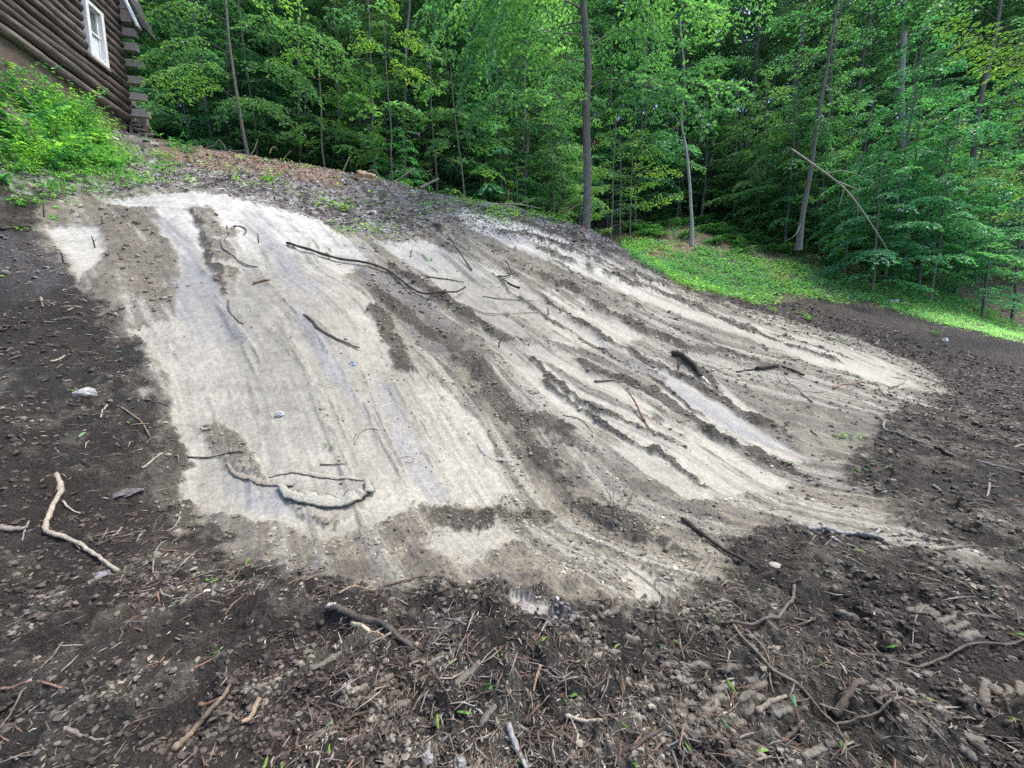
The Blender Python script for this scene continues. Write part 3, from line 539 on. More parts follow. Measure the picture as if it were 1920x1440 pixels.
# young trees that make the leafy wall along the clearing
k = 0; tries = 0
while k < 120 and tries < 9000:
    tries += 1; x = r.uniform(-19, 27); y = front(x) + r.uniform(.2, 6.0)
    if 2.5 < x < 13 and (y < 22.5 or x > 9 and y < 24): continue
    if not ok(x, y, 1.15): continue
    g = r.uniform(1.05, 1.6)  # raised tint paints the brighter light of the clearing edge into the leaves
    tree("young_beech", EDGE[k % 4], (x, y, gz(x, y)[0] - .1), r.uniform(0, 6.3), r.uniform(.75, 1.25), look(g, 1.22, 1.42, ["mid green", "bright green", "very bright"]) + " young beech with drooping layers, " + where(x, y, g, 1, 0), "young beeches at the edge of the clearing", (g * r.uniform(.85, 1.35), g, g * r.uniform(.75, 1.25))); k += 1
for u, v, Y, q, sc_, lab in [
    (1640, 505, 15.6, 0, .85, "bushy young beech drooping over the grass behind the pale broken limb"), (1745, 530, 15.8, 2, .8, "dense leafy beech with low drooping boughs to the right of the broken limb"),
    (1665, 470, 16.9, 3, .95, "tall leafy beech in front of the broken snag's foot"), (1725, 495, 17.2, 0, 1.15, "leafy beech right of the broken snag's foot"),
    (1850, 545, 16.2, 1, .85, "wide leafy beech nearest the right end of the light grass strip"), (1590, 450, 17.5, 3, .75, "leafy young beech just behind the leaning grey trunk"),
    (1910, 520, 17.5, 3, .9, "tall leafy beech at the far right edge above the grass strip"), (1700, 470, 18.2, 2, 1.0, "leafy beech in front of the broken snag"), (1800, 480, 18.8, 1, 1.1, "tall leafy beech behind the wide low one on the right")]:
    p = at(u, v, Y); g = 1.55; tree("young_beech", EDGE[q], (p[0], p[1], gz(p[0], p[1])[0] - .1), r.uniform(0, 6), sc_, lab, None, (g * .85, g, g * 1.1))  # high tint paints in light that the canopy keeps off these leaves
G_ = [1.35, 1.3, 1.2]
custom("maple_tree", [(1097, 445, 11.4), (1101, 380, 11.4), (1101, 300, 11.4), (1099, 200, 11.4), (1103, 130, 11.4), (1098, 60, 11.4), (1091, -40, 11.4), (1095, -200, 11.3), (1080, -420, 11.2)], .125, [
    [(1100, 200, 11.3), (1085, 188, 11.2), (1035, 180, 10.8), (990, 172, 10.6), (920, 182, 10.5)], [(1097, 115, 11.3), (1060, 107, 11), (1020, 95, 10.9), (960, 70, 10.9), (900, 80, 11)],
    [(1092, 65, 11.3), (1040, 60, 11), (985, 50, 10.8), (930, 15, 10.6)], [(1112, 163, 11.3), (1140, 150, 11.2), (1190, 155, 11), (1250, 158, 10.8), (1330, 160, 10.6), (1392, 158, 10.6)],
    [(1180, 154, 11), (1240, 172, 10.8), (1290, 190, 10.7), (1330, 236, 10.6)], [(1200, 156, 11), (1260, 140, 11.2), (1330, 135, 11.2)], ['bare', (1108, 228, 11.4), (1140, 200, 11.2), (1172, 162, 11)],
    [(1093, -10, 11.3), (1000, -30, 11), (900, -10, 10.8), (830, 60, 10.8)], [(1093, -30, 11.3), (980, -30, 11.6), (900, 50, 11.6), (865, 170, 11.6)], [(1093, -60, 11.3), (1000, -60, 10.5), (940, 20, 10.3), (920, 110, 10.3)],
    [(1093, -20, 11.3), (1180, -40, 11), (1280, 5, 11), (1340, 40, 11)], [(1093, -60, 11.3), (1150, -70, 11), (1200, 0, 11), (1230, 60, 11)], [(1095, -100, 11.3), (1000, -120, 12), (880, -60, 12), (800, 20, 12)],
    [(1093, 20, 11.4), (1040, -5, 12), (960, 40, 12.4), (900, 110, 12.4)], [(1095, 40, 11.4), (1020, 60, 12), (950, 140, 12.3), (880, 230, 12.3)], [(1098, 90, 11.4), (1150, 60, 12), (1210, 60, 12), (1260, 80, 12)],
    [(1098, -150, 11.4), (1200, -200, 12), (1350, -120, 12), (1450, -40, 12)], [(1098, -150, 11.4), (1100, -200, 9.5), (1100, -120, 8.6)]],
    .13, .08, 2, .7, .42, 201, tint=(1.75, 1.6, 1.45), label="tall maple with a slightly bent grey trunk standing on the crest of the bank", taper=.5)
custom("birch_tree", [(1298, 436, 15.2), (1295, 380, 15.2), (1292, 330, 15.2), (1286, 275, 15.2), (1278, 230, 15.2), (1284, 150, 15.2), (1275, 40, 15.2)], .062, [['bare', (1279, 232, 15.2), (1255, 215, 15), (1228, 205, 15)], [(1282, 180, 15.2), (1250, 120, 15), (1210, 110, 15)], [(1284, 150, 15.2), (1330, 110, 15), (1370, 120, 15)],
    [(1278, 80, 15.2), (1230, 40, 15), (1200, 60, 15)], [(1278, 60, 15.2), (1330, 20, 15), (1390, 60, 15)]], .11, .08, 2, .4, .5, 202, M_PBARK, (1.1, 1.2, 1.1), "slim pale birch with a crooked stem on the grass below the forest", tb=(1.3, 1.3, 1.3))
custom("beech_tree", [(1499, 445, 15.5), (1507, 390, 15.5), (1520, 320, 15.5), (1532, 230, 15.5), (1548, 140, 15.5), (1562, 60, 15.5), (1578, -40, 15.5)], .10, [['bare', (1503, 420, 15.5), (1490, 440, 15), (1474, 452, 14.8)], [(1555, 100, 15.5), (1600, 60, 15), (1650, 70, 15)], [(1550, 130, 15.5), (1500, 100, 15), (1440, 120, 15)],
    [(1560, 70, 15.5), (1510, 30, 15), (1450, 40, 15)], [(1536, 200, 15.5), (1550, 240, 15), (1560, 300, 15)], [(1545, 160, 15.5), (1575, 180, 15), (1620, 200, 15)], [(1570, 20, 15.5), (1640, -20, 15), (1700, 20, 15)]], .11, .08, 2, .5, .4, 203, None, (1.1, 1.25, 1.2), "leaning grey beech trunk rising from the ferns to the right of the birch", tb=(1, 1, 1))
custom("beech_tree", [(1815, 500, 18.5), (1820, 380, 18.5), (1826, 280, 18.5), (1838, 190, 18.5), (1862, 90, 18.5), (1874, 20, 18.5), (1890, -80, 18.5)], .13, [[(1830, 240, 18.5), (1780, 170, 18), (1720, 180, 17.6)], [(1850, 140, 18.5), (1790, 90, 18), (1730, 110, 18)], [(1840, 190, 18.5), (1890, 150, 18), (1930, 180, 18)],
    [(1870, 60, 18.5), (1930, 30, 18), (1990, 60, 18)], [(1872, 40, 18.5), (1800, -10, 18), (1740, 20, 18)]], .13, .09, 2, .5, .4, 204, None, (1.1, 1.2, 1.2), "grey trunk leaning right out of the leafy thicket near the right edge")
custom("beech_tree", [(2040, 560, 12.5), (2030, 400, 12.5), (2030, 200, 12.5), (2020, 0, 12.5), (2020, -100, 12.5)], .12, [[(2030, 90, 12.5), (1950, 90, 12.2), (1850, 75, 12), (1785, 38, 12)], [(2030, 100, 12.5), (1960, 120, 12.4), (1880, 110, 12.4), (1820, 85, 12.4)],
    [(2030, 330, 12.5), (1960, 320, 12.3), (1880, 325, 12.2), (1815, 318, 12.2)], [(2030, 200, 12.5), (1960, 210, 12.3), (1890, 190, 12.3)], [(2030, 350, 12.5), (1970, 360, 12.5), (1900, 345, 12.5)], [(2030, 440, 12.5), (1960, 400, 12.7), (1880, 400, 12.8)]], .10, .07, 2, .35, .28, 205, None, (2.0, 1.45, .7), "tree outside the right edge reaching yellow green boughs into view")
custom("dead_snag", [(1700, 430, 19.5), (1694, 300, 19.5), (1690, 180, 19.5), (1692, 120, 19.5), (1696, 62, 19.5)], .12, [['bare', (1698, 90, 19.5), (1730, 60, 19), (1762, 30, 19)], ['bare', (1690, 160, 19.5), (1712, 130, 19.3), (1720, 90, 19.3)]], seed=206, bark=M_PBARK, label="broken dead trunk with a splintered pale top among the trees on the right", cat="dead tree", taper=.25)
custom("beech_tree", [(465, 292, 13.6), (456, 250, 13.6), (446, 190, 13.6), (437, 130, 13.6), (428, 60, 13.6), (420, -60, 13.6), (415, -200, 13.6)], .062, [[(446, 190, 13.6), (405, 160, 13), (350, 150, 12.6), (290, 195, 12.4)], [(440, 140, 13.6), (500, 122, 13.2), (555, 138, 13), (590, 172, 13)], [(448, 205, 13.6), (490, 190, 13), (550, 228, 12.8)],
    [(447, 200, 13.6), (425, 195, 13), (405, 232, 12.8)], [(434, 100, 13.6), (370, 75, 13), (300, 95, 12.6), (262, 110, 12.4)], [(430, 70, 13.6), (500, 45, 13), (580, 60, 13), (640, 90, 13)], [(428, 40, 13.6), (350, 10, 13), (270, 30, 12.6)], [(425, 10, 13.6), (480, -30, 13), (560, 0, 13)],
    [(440, 150, 13.6), (390, 120, 12.5), (330, 130, 12), (285, 150, 11.9)], [(425, -20, 13.6), (330, -50, 13), (260, -20, 12.6)]], .10, .07, 2, .7, .4, 207, None, (1.9, 1.6, 1.3), "slender beech with drooping leafy boughs right of the log cabin")
custom("maple_sapling", [(737, 352, 14), (733, 290, 14), (734, 250, 14), (728, 180, 14), (724, 120, 14), (720, 20, 14)], .03, [['bare', (732, 252, 14), (750, 228, 14), (780, 205, 14)], [(727, 150, 14), (755, 133, 13.8), (795, 138, 13.7)], [(727, 150, 14), (700, 135, 13.8), (685, 150, 13.8)], [(724, 90, 14), (760, 70, 14), (790, 85, 14)], [(724, 90, 14), (690, 75, 14), (670, 95, 14)],
    [(722, 60, 14), (740, 20, 14), (730, -5, 14)], [(730, 220, 14), (712, 232, 13.8), (700, 240, 13.8)], [(734, 280, 14), (700, 285, 13.8), (670, 300, 13.8)]], .10, .06, 2, .2, .3, 208, None, (1.9, 1.4, .8), "thin straight sapling with yellow green top tiers above the round green shrub", "sapling")
custom("beech_sapling", [(613, 335, 14.6), (604, 280, 14.6), (602, 200, 14.6), (598, 120, 14.6), (600, 50, 14.6)], .035, [[(604, 262, 14.6), (640, 253, 14), (690, 256, 13.8), (715, 262, 13.8)], [(604, 262, 14.6), (585, 268, 14), (568, 262, 13.8)], [(603, 240, 14.6), (625, 232, 14.2), (645, 240, 14)], [(603, 240, 14.6), (575, 236, 14.2), (560, 242, 14)],
    [(600, 150, 14.6), (560, 138, 14), (580, 130, 14)], [(600, 148, 14.6), (640, 145, 14), (680, 150, 14)], [(600, 175, 14.6), (650, 172, 14), (705, 168, 14)], [(600, 195, 14.6), (640, 190, 14), (695, 190, 14)], [(600, 110, 14.6), (560, 100, 14), (520, 115, 14)]], .09, .06, 2, .1, .3, 209, None, (1.5, 1.3, .8), "sapling with two flat bright tiers of leaves low over the dark forest floor", "sapling")
custom("maple_sapling", [(872, 376, 13.4), (866, 320, 13.4), (858, 260, 13.4), (850, 190, 13.4), (845, 120, 13.4)], .03, [[(866, 300, 13.4), (900, 270, 13.2), (960, 262, 13)], [(862, 280, 13.4), (830, 262, 13.2), (800, 285, 13)], [(858, 250, 13.4), (900, 225, 13), (950, 225, 13)], [(856, 230, 13.4), (820, 215, 13), (785, 225, 13)], [(852, 200, 13.4), (880, 170, 13), (930, 170, 13)],
    [(850, 180, 13.4), (815, 160, 13), (780, 165, 13)], ['bare', (868, 330, 13.4), (840, 300, 13.3), (825, 290, 13.3)], [(847, 130, 13.4), (880, 100, 13.2), (900, 120, 13)], [(870, 340, 13.4), (900, 320, 13.2), (935, 325, 13)]], .095, .06, 2, .35, .35, 210, None, (1.3, 1.3, 1.0), "multi branched sapling standing just behind the crest left of the maple", "sapling")
custom("beech_sapling", [(1163, 462, 12.6), (1163, 400, 12.6), (1164, 330, 12.6), (1163, 280, 12.6), (1162, 240, 12.6)], .022, [[(1163, 392, 12.6), (1200, 382, 12.3), (1245, 376, 12.1), (1272, 368, 12)], [(1163, 392, 12.6), (1135, 398, 12.3), (1108, 405, 12.2)], [(1164, 330, 12.6), (1205, 324, 12.3), (1240, 320, 12.1), (1272, 325, 12)], [(1164, 330, 12.6), (1135, 322, 12.4), (1112, 330, 12.4)],
    [(1164, 296, 12.6), (1200, 290, 12.3), (1242, 285, 12.2)], [(1163, 270, 12.6), (1190, 262, 12.4), (1212, 250, 12.4)], [(1163, 270, 12.6), (1145, 260, 12.4), (1130, 262, 12.4)], [(1163, 420, 12.6), (1135, 432, 12.4), (1115, 440, 12.4)], [(1163, 360, 12.6), (1130, 355, 12.3), (1108, 362, 12.3)], [(1163, 350, 12.6), (1200, 352, 12.8), (1230, 345, 13)]],
    .075, .05, 1, .1, .28, 211, None, (1.7, 1.4, .8), "low sapling with flat horizontal leaf tiers right of the maple trunk", "sapling")
# pale broken limb hanging in the thicket
o_ = at(1485, 280, 14.3); W = Bag()
for q, ra, rb in [([(1485, 280, 14.3), (1530, 312, 14.4), (1568, 340, 14.5), (1600, 372, 14.6), (1640, 430, 14.8), (1665, 470, 15)], .05, .028), ([(1550, 324, 14.4), (1590, 321, 14.3), (1640, 344, 14.2)], .025, .01), ([(1565, 338, 14.5), (1600, 352, 14.4), (1612, 358, 14.3), (1610, 345, 14.3)], .03, .01), ([(1583, 355, 14.5), (1576, 375, 14.4), (1572, 392, 14.4)], .014, .006), ([(1487, 281, 14.3), (1482, 276, 14.3)], .03, .01), ([(1608, 385, 14.6), (1609, 400, 14.6), (1606, 420, 14.6)], .01, .006)]:
    P = smooth_path([at(*a) for a in q], 3) - o_; W.add(*tube(P, np.linspace(ra, rb, len(P)) * .62, 7, .08, 3), )
e = obj("broken_limb", W.mesh("broken_limb", M_PBARK, True), label="pale bare broken limb forking down across the thicket on the right", category="broken limb"); e.location = o_; e.color = (1.5, 1.45, 1.35, 1)
print("named trees", time.time() - T0)
# ------------------------------------------------------------------ undergrowth
def poly_pts(px, n, seed, jitter=0):
    P = hits(px)[:, :2]; q = np.random.default_rng(seed); lo, hi = P.min(0), P.max(0); out = []
    while len(out) < n:
        a = q.uniform(lo, hi, (n * 3, 2)); k = inside(a[:, 0], a[:, 1], P); out += list(a[k])
    return np.array(out[:n])
def cover(name, pts, hgt, leaf, per, seed, tint, label, cat, mixc=None, up=.3, blades=0):
    q = np.random.default_rng(seed); pts = pts[fbm(pts[:, 0], pts[:, 1], 1.0, seed, 4, .6) > .40]; pts = pts + q.normal(0, .15, pts.shape); n = len(pts); z = gz(pts[:, 0], pts[:, 1]); B = Bag()
    P = np.repeat(np.column_stack([pts, z]), per, 0); m = len(P); hh = np.repeat(hgt * q.uniform(.4, 1.2, n), per) * q.uniform(.2, 1, m)
    az_ = q.uniform(0, 6.283, m); rad_ = q.uniform(0, leaf * 2.2, m); P = P + np.column_stack([rad_ * np.cos(az_), rad_ * np.sin(az_), hh])
    D = np.column_stack([np.cos(az_), np.sin(az_), q.uniform(-.4, up, m)]); Nn = np.array([0, 0, 1.0]) + q.normal(0, .35, (m, 3))
    c = leafcol(q, m) * np.array(tint)
    if mixc is not None: k = np.repeat(fbm(pts[:, 0], pts[:, 1], 1.5, 31, 3) > .5, per); c[k] *= mixc
    B.add(*leaves(P, D, Nn, leaf * q.uniform(.6, 1.3, m), c, .65))
    if blades:
        k = q.integers(0, n, blades); P = np.column_stack([pts[k], z[k]]) + q.normal(0, .08, (blades, 3)) * [1, 1, 0]
        D = np.column_stack([q.normal(0, .35, (blades, 2)), np.ones(blades)]); Nn = q.normal(0, 1, (blades, 3)) * [1, 1, .1]
        B.add(*leaves(P, D, Nn, hgt * q.uniform(.5, 1.3, blades), leafcol(q, blades) * np.array(tint) * [1.2, 1.1, .9], .10, .02))
    return obj(name, B.mesh(name, M_LEAF), kind="stuff", label=label, category=cat)
cover("ground_cover", poly_pts([(1190, 490), (1250, 530), (1330, 548), (1400, 568), (1480, 556), (1560, 572), (1620, 566), (1700, 586), (1920, 615), (1920, 580), (1780, 555), (1600, 520), (1450, 490), (1330, 470), (1230, 455), (1160, 445)], 6500, 1, 0), .18, .09, 7, 11, (2.2, 1.8, 1.4), "bright green low herbs covering the ground below the forest", "ground cover", [.7, .9, 1.1], blades=6000)
cover("grass", poly_pts([(1640, 572), (1760, 608), (1920, 645), (1920, 612), (1760, 585), (1660, 570)], 2600, 2), .07, .05, 6, 12, (4.4, 3.1, 3.2), "pale green grass strip along the far edge of the dark soil", "grass", up=.8, blades=6000)
cover("forest_herbs", poly_pts([(1150, 440), (1250, 458), (1450, 492), (1600, 522), (1780, 556), (1920, 580), (1920, 520), (1700, 460), (1500, 400), (1350, 330), (1200, 380)], 3800, 3), .22, .10, 6, 13, (1.0, 1.15, 1.1), "dark green low herbs scattered on the leaf litter under the trees", "undergrowth", up=.4)
cover("leaf_litter", poly_pts([(1150, 440), (1450, 492), (1780, 556), (1920, 580), (1920, 480), (1700, 400), (1500, 330), (1350, 290), (1200, 330)], 9000, 4), .03, .10, 1, 14, (3.2, 1.0, 1.6), "brown dead leaves lying on the slope under the trees", "leaf litter", up=.6)
# ferns
def make_fern(seed):
    q = np.random.default_rng(seed); B = Bag()
    for k in range(9):
        az_ = k * .7 + q.uniform(-.2, .2); L = q.uniform(.45, .75); t = np.linspace(.08, 1, 16); P = np.column_stack([np.cos(az_) * L * t, np.sin(az_) * L * t, L * (.95 * t - .75 * t ** 2)])
        d = np.gradient(P, axis=0); d /= np.linalg.norm(d, axis=1, keepdims=True); S = np.cross(d, [0, 0, 1]); S /= np.linalg.norm(S, axis=1, keepdims=True)
        for sg in (-1, 1): B.add(*leaves(P, S * sg + d * .45, np.cross(S, d), .16 * L * 2 * (1 - t) ** .6 + .015, leafcol(q, 16), .28, .05))
    return B.mesh("fern", M_LEAF)
FERN = [make_fern(k) for k in range(3)]
fp = poly_pts([(1170, 440), (1300, 470), (1480, 500), (1620, 530), (1720, 545), (1700, 480), (1500, 410), (1350, 370), (1220, 400)], 130, 21)
for k, p in enumerate(fp):
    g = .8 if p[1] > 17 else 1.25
    o = obj("fern", FERN[k % 3], label="green fern growing on the bank below the dark trees", category="fern", group="ferns below the forest edge"); o.location = (p[0], p[1], gz(*p)[0]); o.rotation_euler = (r.uniform(-.15, .15), r.uniform(-.15, .15), r.uniform(0, 6)); s_ = r.uniform(.8, 1.6); o.scale = (s_,) * 3; o.color = (g, g * 1.1, g, 1)
# weeds: bushy herbs by the cabin
def make_weed(seed, h, leaf, ns, per, wid=.45, spread=.35):
    q = np.random.default_rng(seed); W = Bag(); B = Bag()
    for k in range(ns):
        P = limb_path(q, (q.normal(0, .05), q.normal(0, .05), -.05), q.uniform(0, 6.3), h * q.uniform(.6, 1.1), 1.45, -.9 + spread, 6); W.add(*tube(P, np.linspace(.006, .002, 6), 3), (.08, .12, .04))
        t = np.sort(q.uniform(.15, 1, per)); i0 = np.minimum((t * 5).astype(int), 4); pp = P[i0] + (P[i0 + 1] - P[i0]) * (t * 5 - i0)[:, None]
        a = np.arange(per) * 2.4 + q.uniform(0, 6); D = np.column_stack([np.cos(a), np.sin(a), q.uniform(-.5, .4, per)]); Nn = np.array([0, 0, 1.]) + q.normal(0, .3, (per, 3))
        B.add(*leaves(pp, D, Nn, leaf * q.uniform(.6, 1.2, per) * (1.2 - .6 * t), leafcol(q, per), wid))
    return W.mesh("stems", M_LEAF), B.mesh("leaves", M_LEAF)
TALL = [make_weed(5, 1.35, .15, 11, 26, .32, .25), make_weed(6, 1.15, .12, 13, 26, .28, .4), make_weed(7, 1.0, .19, 9, 20, .5, .5)]
WEED = [make_weed(1, .75, .16, 9, 16), make_weed(2, .6, .12, 12, 16, .35), make_weed(3, .95, .14, 8, 22, .3), make_weed(4, .4, .13, 9, 10, .6, .7)]
SPROUT = [make_weed(11, .14, .09, 4, 4, .55, .6), make_weed(12, .2, .08, 6, 6, .4, .7), make_weed(13, .3, .09, 7, 9, .35, .5)]
def plant(kind, p, s_, label, group=None, tint=(1, 1, 1), name="weed_plant", cat="weed"):
    e = empty(name, (p[0], p[1], gz(p[0], p[1])[0] - .02), r.uniform(0, 6.3), s_, label=label, category=cat, group=group)
    for nm, m in zip(("stem", "foliage"), kind): o = obj(nm, m, e); o.color = (*tint, 1)
for k, p in enumerate(poly_pts([(0, 355), (60, 350), (120, 335), (190, 330), (250, 300), (200, 272), (130, 262), (60, 262), (0, 270)], 38, 31)):
    b = r.uniform(); plant(WEED[(k * 7) % 4], p, r.uniform(.55, .95), "leafy green weed on the bank below the log cabin", "weeds on the bank below the cabin", [(2.8, 2.3, 1.2), (2.0, 1.9, 1.2), (1.3, 1.6, 1.5)][int(b * 2.99)])
for k, p in enumerate(poly_pts([(0, 300), (60, 272), (130, 262), (180, 258), (160, 238), (70, 212), (0, 190)], 46, 32)):
    b = r.uniform(); plant(WEED[(k * 5) % 4], p, r.uniform(1.1, 1.7), "tall bushy green weed against the cabin foundation", "tall weeds against the cabin foundation", (1.7 if b > .5 else 1.1, 1.6 if b > .5 else 1.5, .9 if b > .5 else 1.4))
for k in range(30):
    f_ = r.uniform(0, 1) ** .8; a_ = at(-25 + 185 * f_, 197 + 45 * f_, 8.6 + 2.4 * f_); off = r.uniform(0, 2.2) * (1.1 - .5 * f_); b = r.uniform()
    plant(TALL[k % 3], (a_[0] + off * .8, a_[1] - off * .45), r.uniform(.7, 1.15) * (1.35 - .5 * f_), "tall leafy weed rising against the cabin foundation", "tall weeds against the cabin foundation", (2.7, 2.3, 1.3) if b > .5 else (1.5, 1.7, 1.3) if b > .25 else (1.1, 1.4, 1.4))
cover("low_weeds", poly_pts([(0, 375), (80, 352), (230, 345), (290, 320), (250, 285), (200, 262), (80, 250), (0, 255)], 520, 33) + np.random.default_rng(3).normal(0, .4, (520, 2)), .14, .075, 6, 34, (1.9, 1.75, 1.1), "low bright green weeds carpeting the bank below the cabin", "weeds", blades=2500)
cover("crest_sprouts", np.vstack([poly_pts(a, n, 40 + n) for a, n in [([(600, 385), (640, 380), (660, 425), (620, 430)], 40), ([(860, 380), (960, 395), (1000, 410), (960, 425), (880, 410)], 160), ([(1000, 400), (1085, 412), (1080, 432), (1010, 428)], 200), ([(480, 335), (530, 330), (540, 350), (490, 352)], 40), ([(300, 300), (560, 310), (800, 360), (1000, 410), (800, 420), (560, 380), (300, 350)], 330), ([(640, 430), (700, 420), (760, 440), (680, 455)], 30)]]), .10, .06, 5, 41, (2.6, 2.1, 1.0), "scattered yellow green sprouts on the crest of the bank", "sprouts", up=.7)
for u, v, q, s_, lab, t_ in [(1648, 888, 0, 1.0, "small round leaved green sprout on the dark soil at right", (1.6, 1.7, .9)), (1655, 872, 0, .8, "tiny green sprout just above the round leaved one", (1.6, 1.8, 1)), (1460, 1107, 0, .7, "tiny bright green seedling beside the curved branch on the churned mud", (2, 2, .8)), (18, 520, 0, .9, "lone yellow green seedling at the left edge of the dark slope", (2, 1.9, .6)),
    (1580, 820, 1, 1.0, "cluster of pale green stalks on the dark soil right of the ridges", (1.6, 1.6, 1)), (1590, 832, 0, .8, "small sprout at the foot of the pale green stalks", (1.6, 1.6, 1)), (1515, 600, 2, 1.3, "bright grassy tuft on the edge of the far dark soil", (2.4, 2.2, 1)), (1495, 592, 2, .9, "small grassy tuft left of the bright tuft", (2, 1.9, 1)), (1450, 583, 2, .9, "low green tuft near the top of the far dark soil", (2, 1.9, 1)),
    (1578, 640, 2, .7, "small green tuft where the pale strip meets dark soil", (1.6, 1.6, 1.2)), (1605, 645, 1, .7, "tiny green tuft right of the pale strip edge", (1.6, 1.6, 1.2)), (1750, 628, 2, 1.0, "green tuft in the middle of the far dark soil", (1.8, 1.8, 1.1)), (1560, 718, 0, .8, "single green leaf plant among the pinkish twigs", (2, 2, .8)), (930, 1290, 0, .4, "tiny green seedling in the foreground mud", (2, 2, .8)), (395, 1235, 1, .35, "pale green grass sprig in the dark foreground soil", (2, 2, 1)),
    (140, 1080, 0, .4, "small yellow green sprig below the pale root", (2, 1.9, .8)), (322, 275, 2, 2.2, "leafy shoot on the bare bank right of the cabin steps", (1.2, 1.5, 1.3)), (345, 285, 2, 1.6, "smaller shoot beside the leafy one near the cabin steps", (1.2, 1.5, 1.3)), (505, 338, 2, 1.8, "yellow green tuft on the grey debris below the crest", (2.4, 2, .8)), (640, 395, 2, 1.5, "yellow green tuft at the upper edge of the pale scraped strip", (2.4, 2, .9)), (600, 385, 1, 1.5, "small tuft left of the yellow green one on the debris", (2.2, 2, .9)),
    (805, 385, 1, 1.4, "small sprout on the chips behind the short dark ridge", (2.2, 2, .9)), (1035, 415, 2, 1.9, "leafy green clump on the crest left of the maple trunk", (1.7, 1.7, .9)), (1000, 408, 2, 1.5, "green clump on the crest beside the dead sticks", (1.8, 1.7, .9)), (40, 385, 2, 1.3, "green sprout beside the top left corner of the scraped bank", (1.8, 1.9, .8)), (612, 830, 1, .5, "tiny torn green sprig on the smooth pale strip", (1.5, 1.5, .9)), (805, 700, 0, .5, "small green scrap lying between the furrows", (1.2, 1.8, 1.2)), (808, 485, 1, .7, "thin green sprig on the upper pale strip", (1.8, 2, 1))]:
    p = hit(u, v); plant(SPROUT[q], p, s_, lab, None, t_, "green_sprout", "sprout")
p = at(760, 350, 14); tree("round_shrub", EDGE[1], (p[0], p[1], gz(p[0], p[1])[0] - .2), 1.0, .36, "low round green shrub just behind the crest in the centre left", None, (1.0, 1.35, 1.25), "shrub")
p = at(700, 340, 14.4); tree("round_shrub", EDGE[2], (p[0], p[1], gz(p[0], p[1])[0] - .3), 2.0, .30, "smaller green shrub left of the low round one behind the crest", None, (1.0, 1.3, 1.2), "shrub")
print("undergrowth", time.time() - T0)

# ------------------------------------------------------------------ log cabin
CB = at(238, 240, 12.5); ca_ = math.atan2(-.9843, .1764)
cabin = empty("log_cabin", CB, ca_, 1, label="dark weathered log cabin with a white window at the top of the bank", category="cabin")
q = np.random.default_rng(5)
def beam(name, p0, p1, rad_, mat_, parent=None, sides=10, rough=.05, seed=0, cap=True, flat=1.0, n=24, wob=.02, squares=False, **kw):
    t = np.linspace(0, 1, n)[:, None]; P = np.array(p0) * (1 - t) + np.array(p1) * t; g = np.random.default_rng(seed)
    w = np.cumsum(g.normal(0, wob, (n, 3)), 0) * [0, .35, .35]; w -= w[0] * (1 - t) + w[-1] * t; P = P + w
    V, F = tube(P, rad_ * (1 + .08 * np.sin(np.linspace(0, 9, n) + seed)), sides, rough, seed, cap, flat); B = Bag(); B.add(V, F); o = obj(name, B.mesh(name, mat_, True), parent, **kw); return o
LOGS = []
for i_ in range(12):
    z = .31 + .225 * i_; sg = g_ = q.uniform(.75, 1.6)
    segs = [(-.06, 7.0)]
    if 1.18 < z < 2.62: segs = [(-.06, .70), (1.27, 7.0)]
    for a, b in segs:
        o = beam("log", (a, .02 + q.normal(0, .012), z), (b, .02, z + (.10 if i_ == 0 else .07)), .122, M_LOG, cabin, 12, .035, int(i_ * 7 + a * 10), wob=.018 if b - a > 1 else .008, n=40 if b - a > 1 else 8); o.color = (sg, sg, sg, 1)
for i_ in range(12, 15):
    o = beam("log", (-.06, .02, .31 + .225 * i_), (7, .02, .31 + .225 * i_ + .07), .122, M_LOG, cabin, 12, .035, i_, n=40)
B = Bag(); B.add(*box((.0, -.35, .2), (7, -.05, 1.30))); B.add(*box((.0, -.35, 2.52), (7, -.05, 3.8))); B.add(*box((.0, -.35, 1.30), (.74, -.05, 2.52))); B.add(*box((1.23, -.35, 1.30), (7, -.05, 2.52))); obj("wall", B.mesh("wall", M_LOG), cabin)
B = Bag(); B.add(*box((-.02, -.35, -3.5), (7, -.02, .24))); obj("foundation", B.mesh("foundation", M_PARGE), cabin)
W_ = Bag()
for lo, hi in [((.70, .0, 1.22), (.79, .20, 2.62)), ((1.18, .0, 1.22), (1.27, .20, 2.62)), ((.79, .0, 2.53), (1.18, .195, 2.62)), ((.79, .0, 1.22), (1.18, .195, 1.30))]: W_.add(*box(lo, hi))
wf = obj("window", W_.mesh("window", M_WHITE), cabin)
W_ = Bag()
for lo, hi in [((.79, .04, 1.89), (1.18, .12, 1.94)), ((.79, .045, 1.30), (.825, .10, 2.53)), ((1.145, .045, 1.30), (1.18, .10, 2.53)), ((.825, .045, 2.485), (1.145, .10, 2.53)), ((.825, .045, 1.30), (1.145, .10, 1.345))]: W_.add(*box(lo, hi))
obj("sash", W_.mesh("sash", M_WHITE), wf)
for a, b in [(1.345, 1.89), (1.94, 2.485)]:
    W_ = Bag(); W_.add(*box((.825, .06, a), (1.145, .066, b))); obj("pane", W_.mesh("pane", M_GLASS), wf)
W_ = Bag(); 
for k in range(9): W_.add(*box((.83 + .034 * k, .069 + .006 * (k % 2), 1.35), (.83 + .034 * k + .033, .075 + .006 * (k % 2), 1.87)))
obj("curtain", W_.mesh("curtain", M_CURTAIN), wf)
B = Bag(); B.add(*box((.66, -.02, 1.15), (1.31, .20, 1.215))); obj("sill", B.mesh("sill", M_TIMBER), wf)
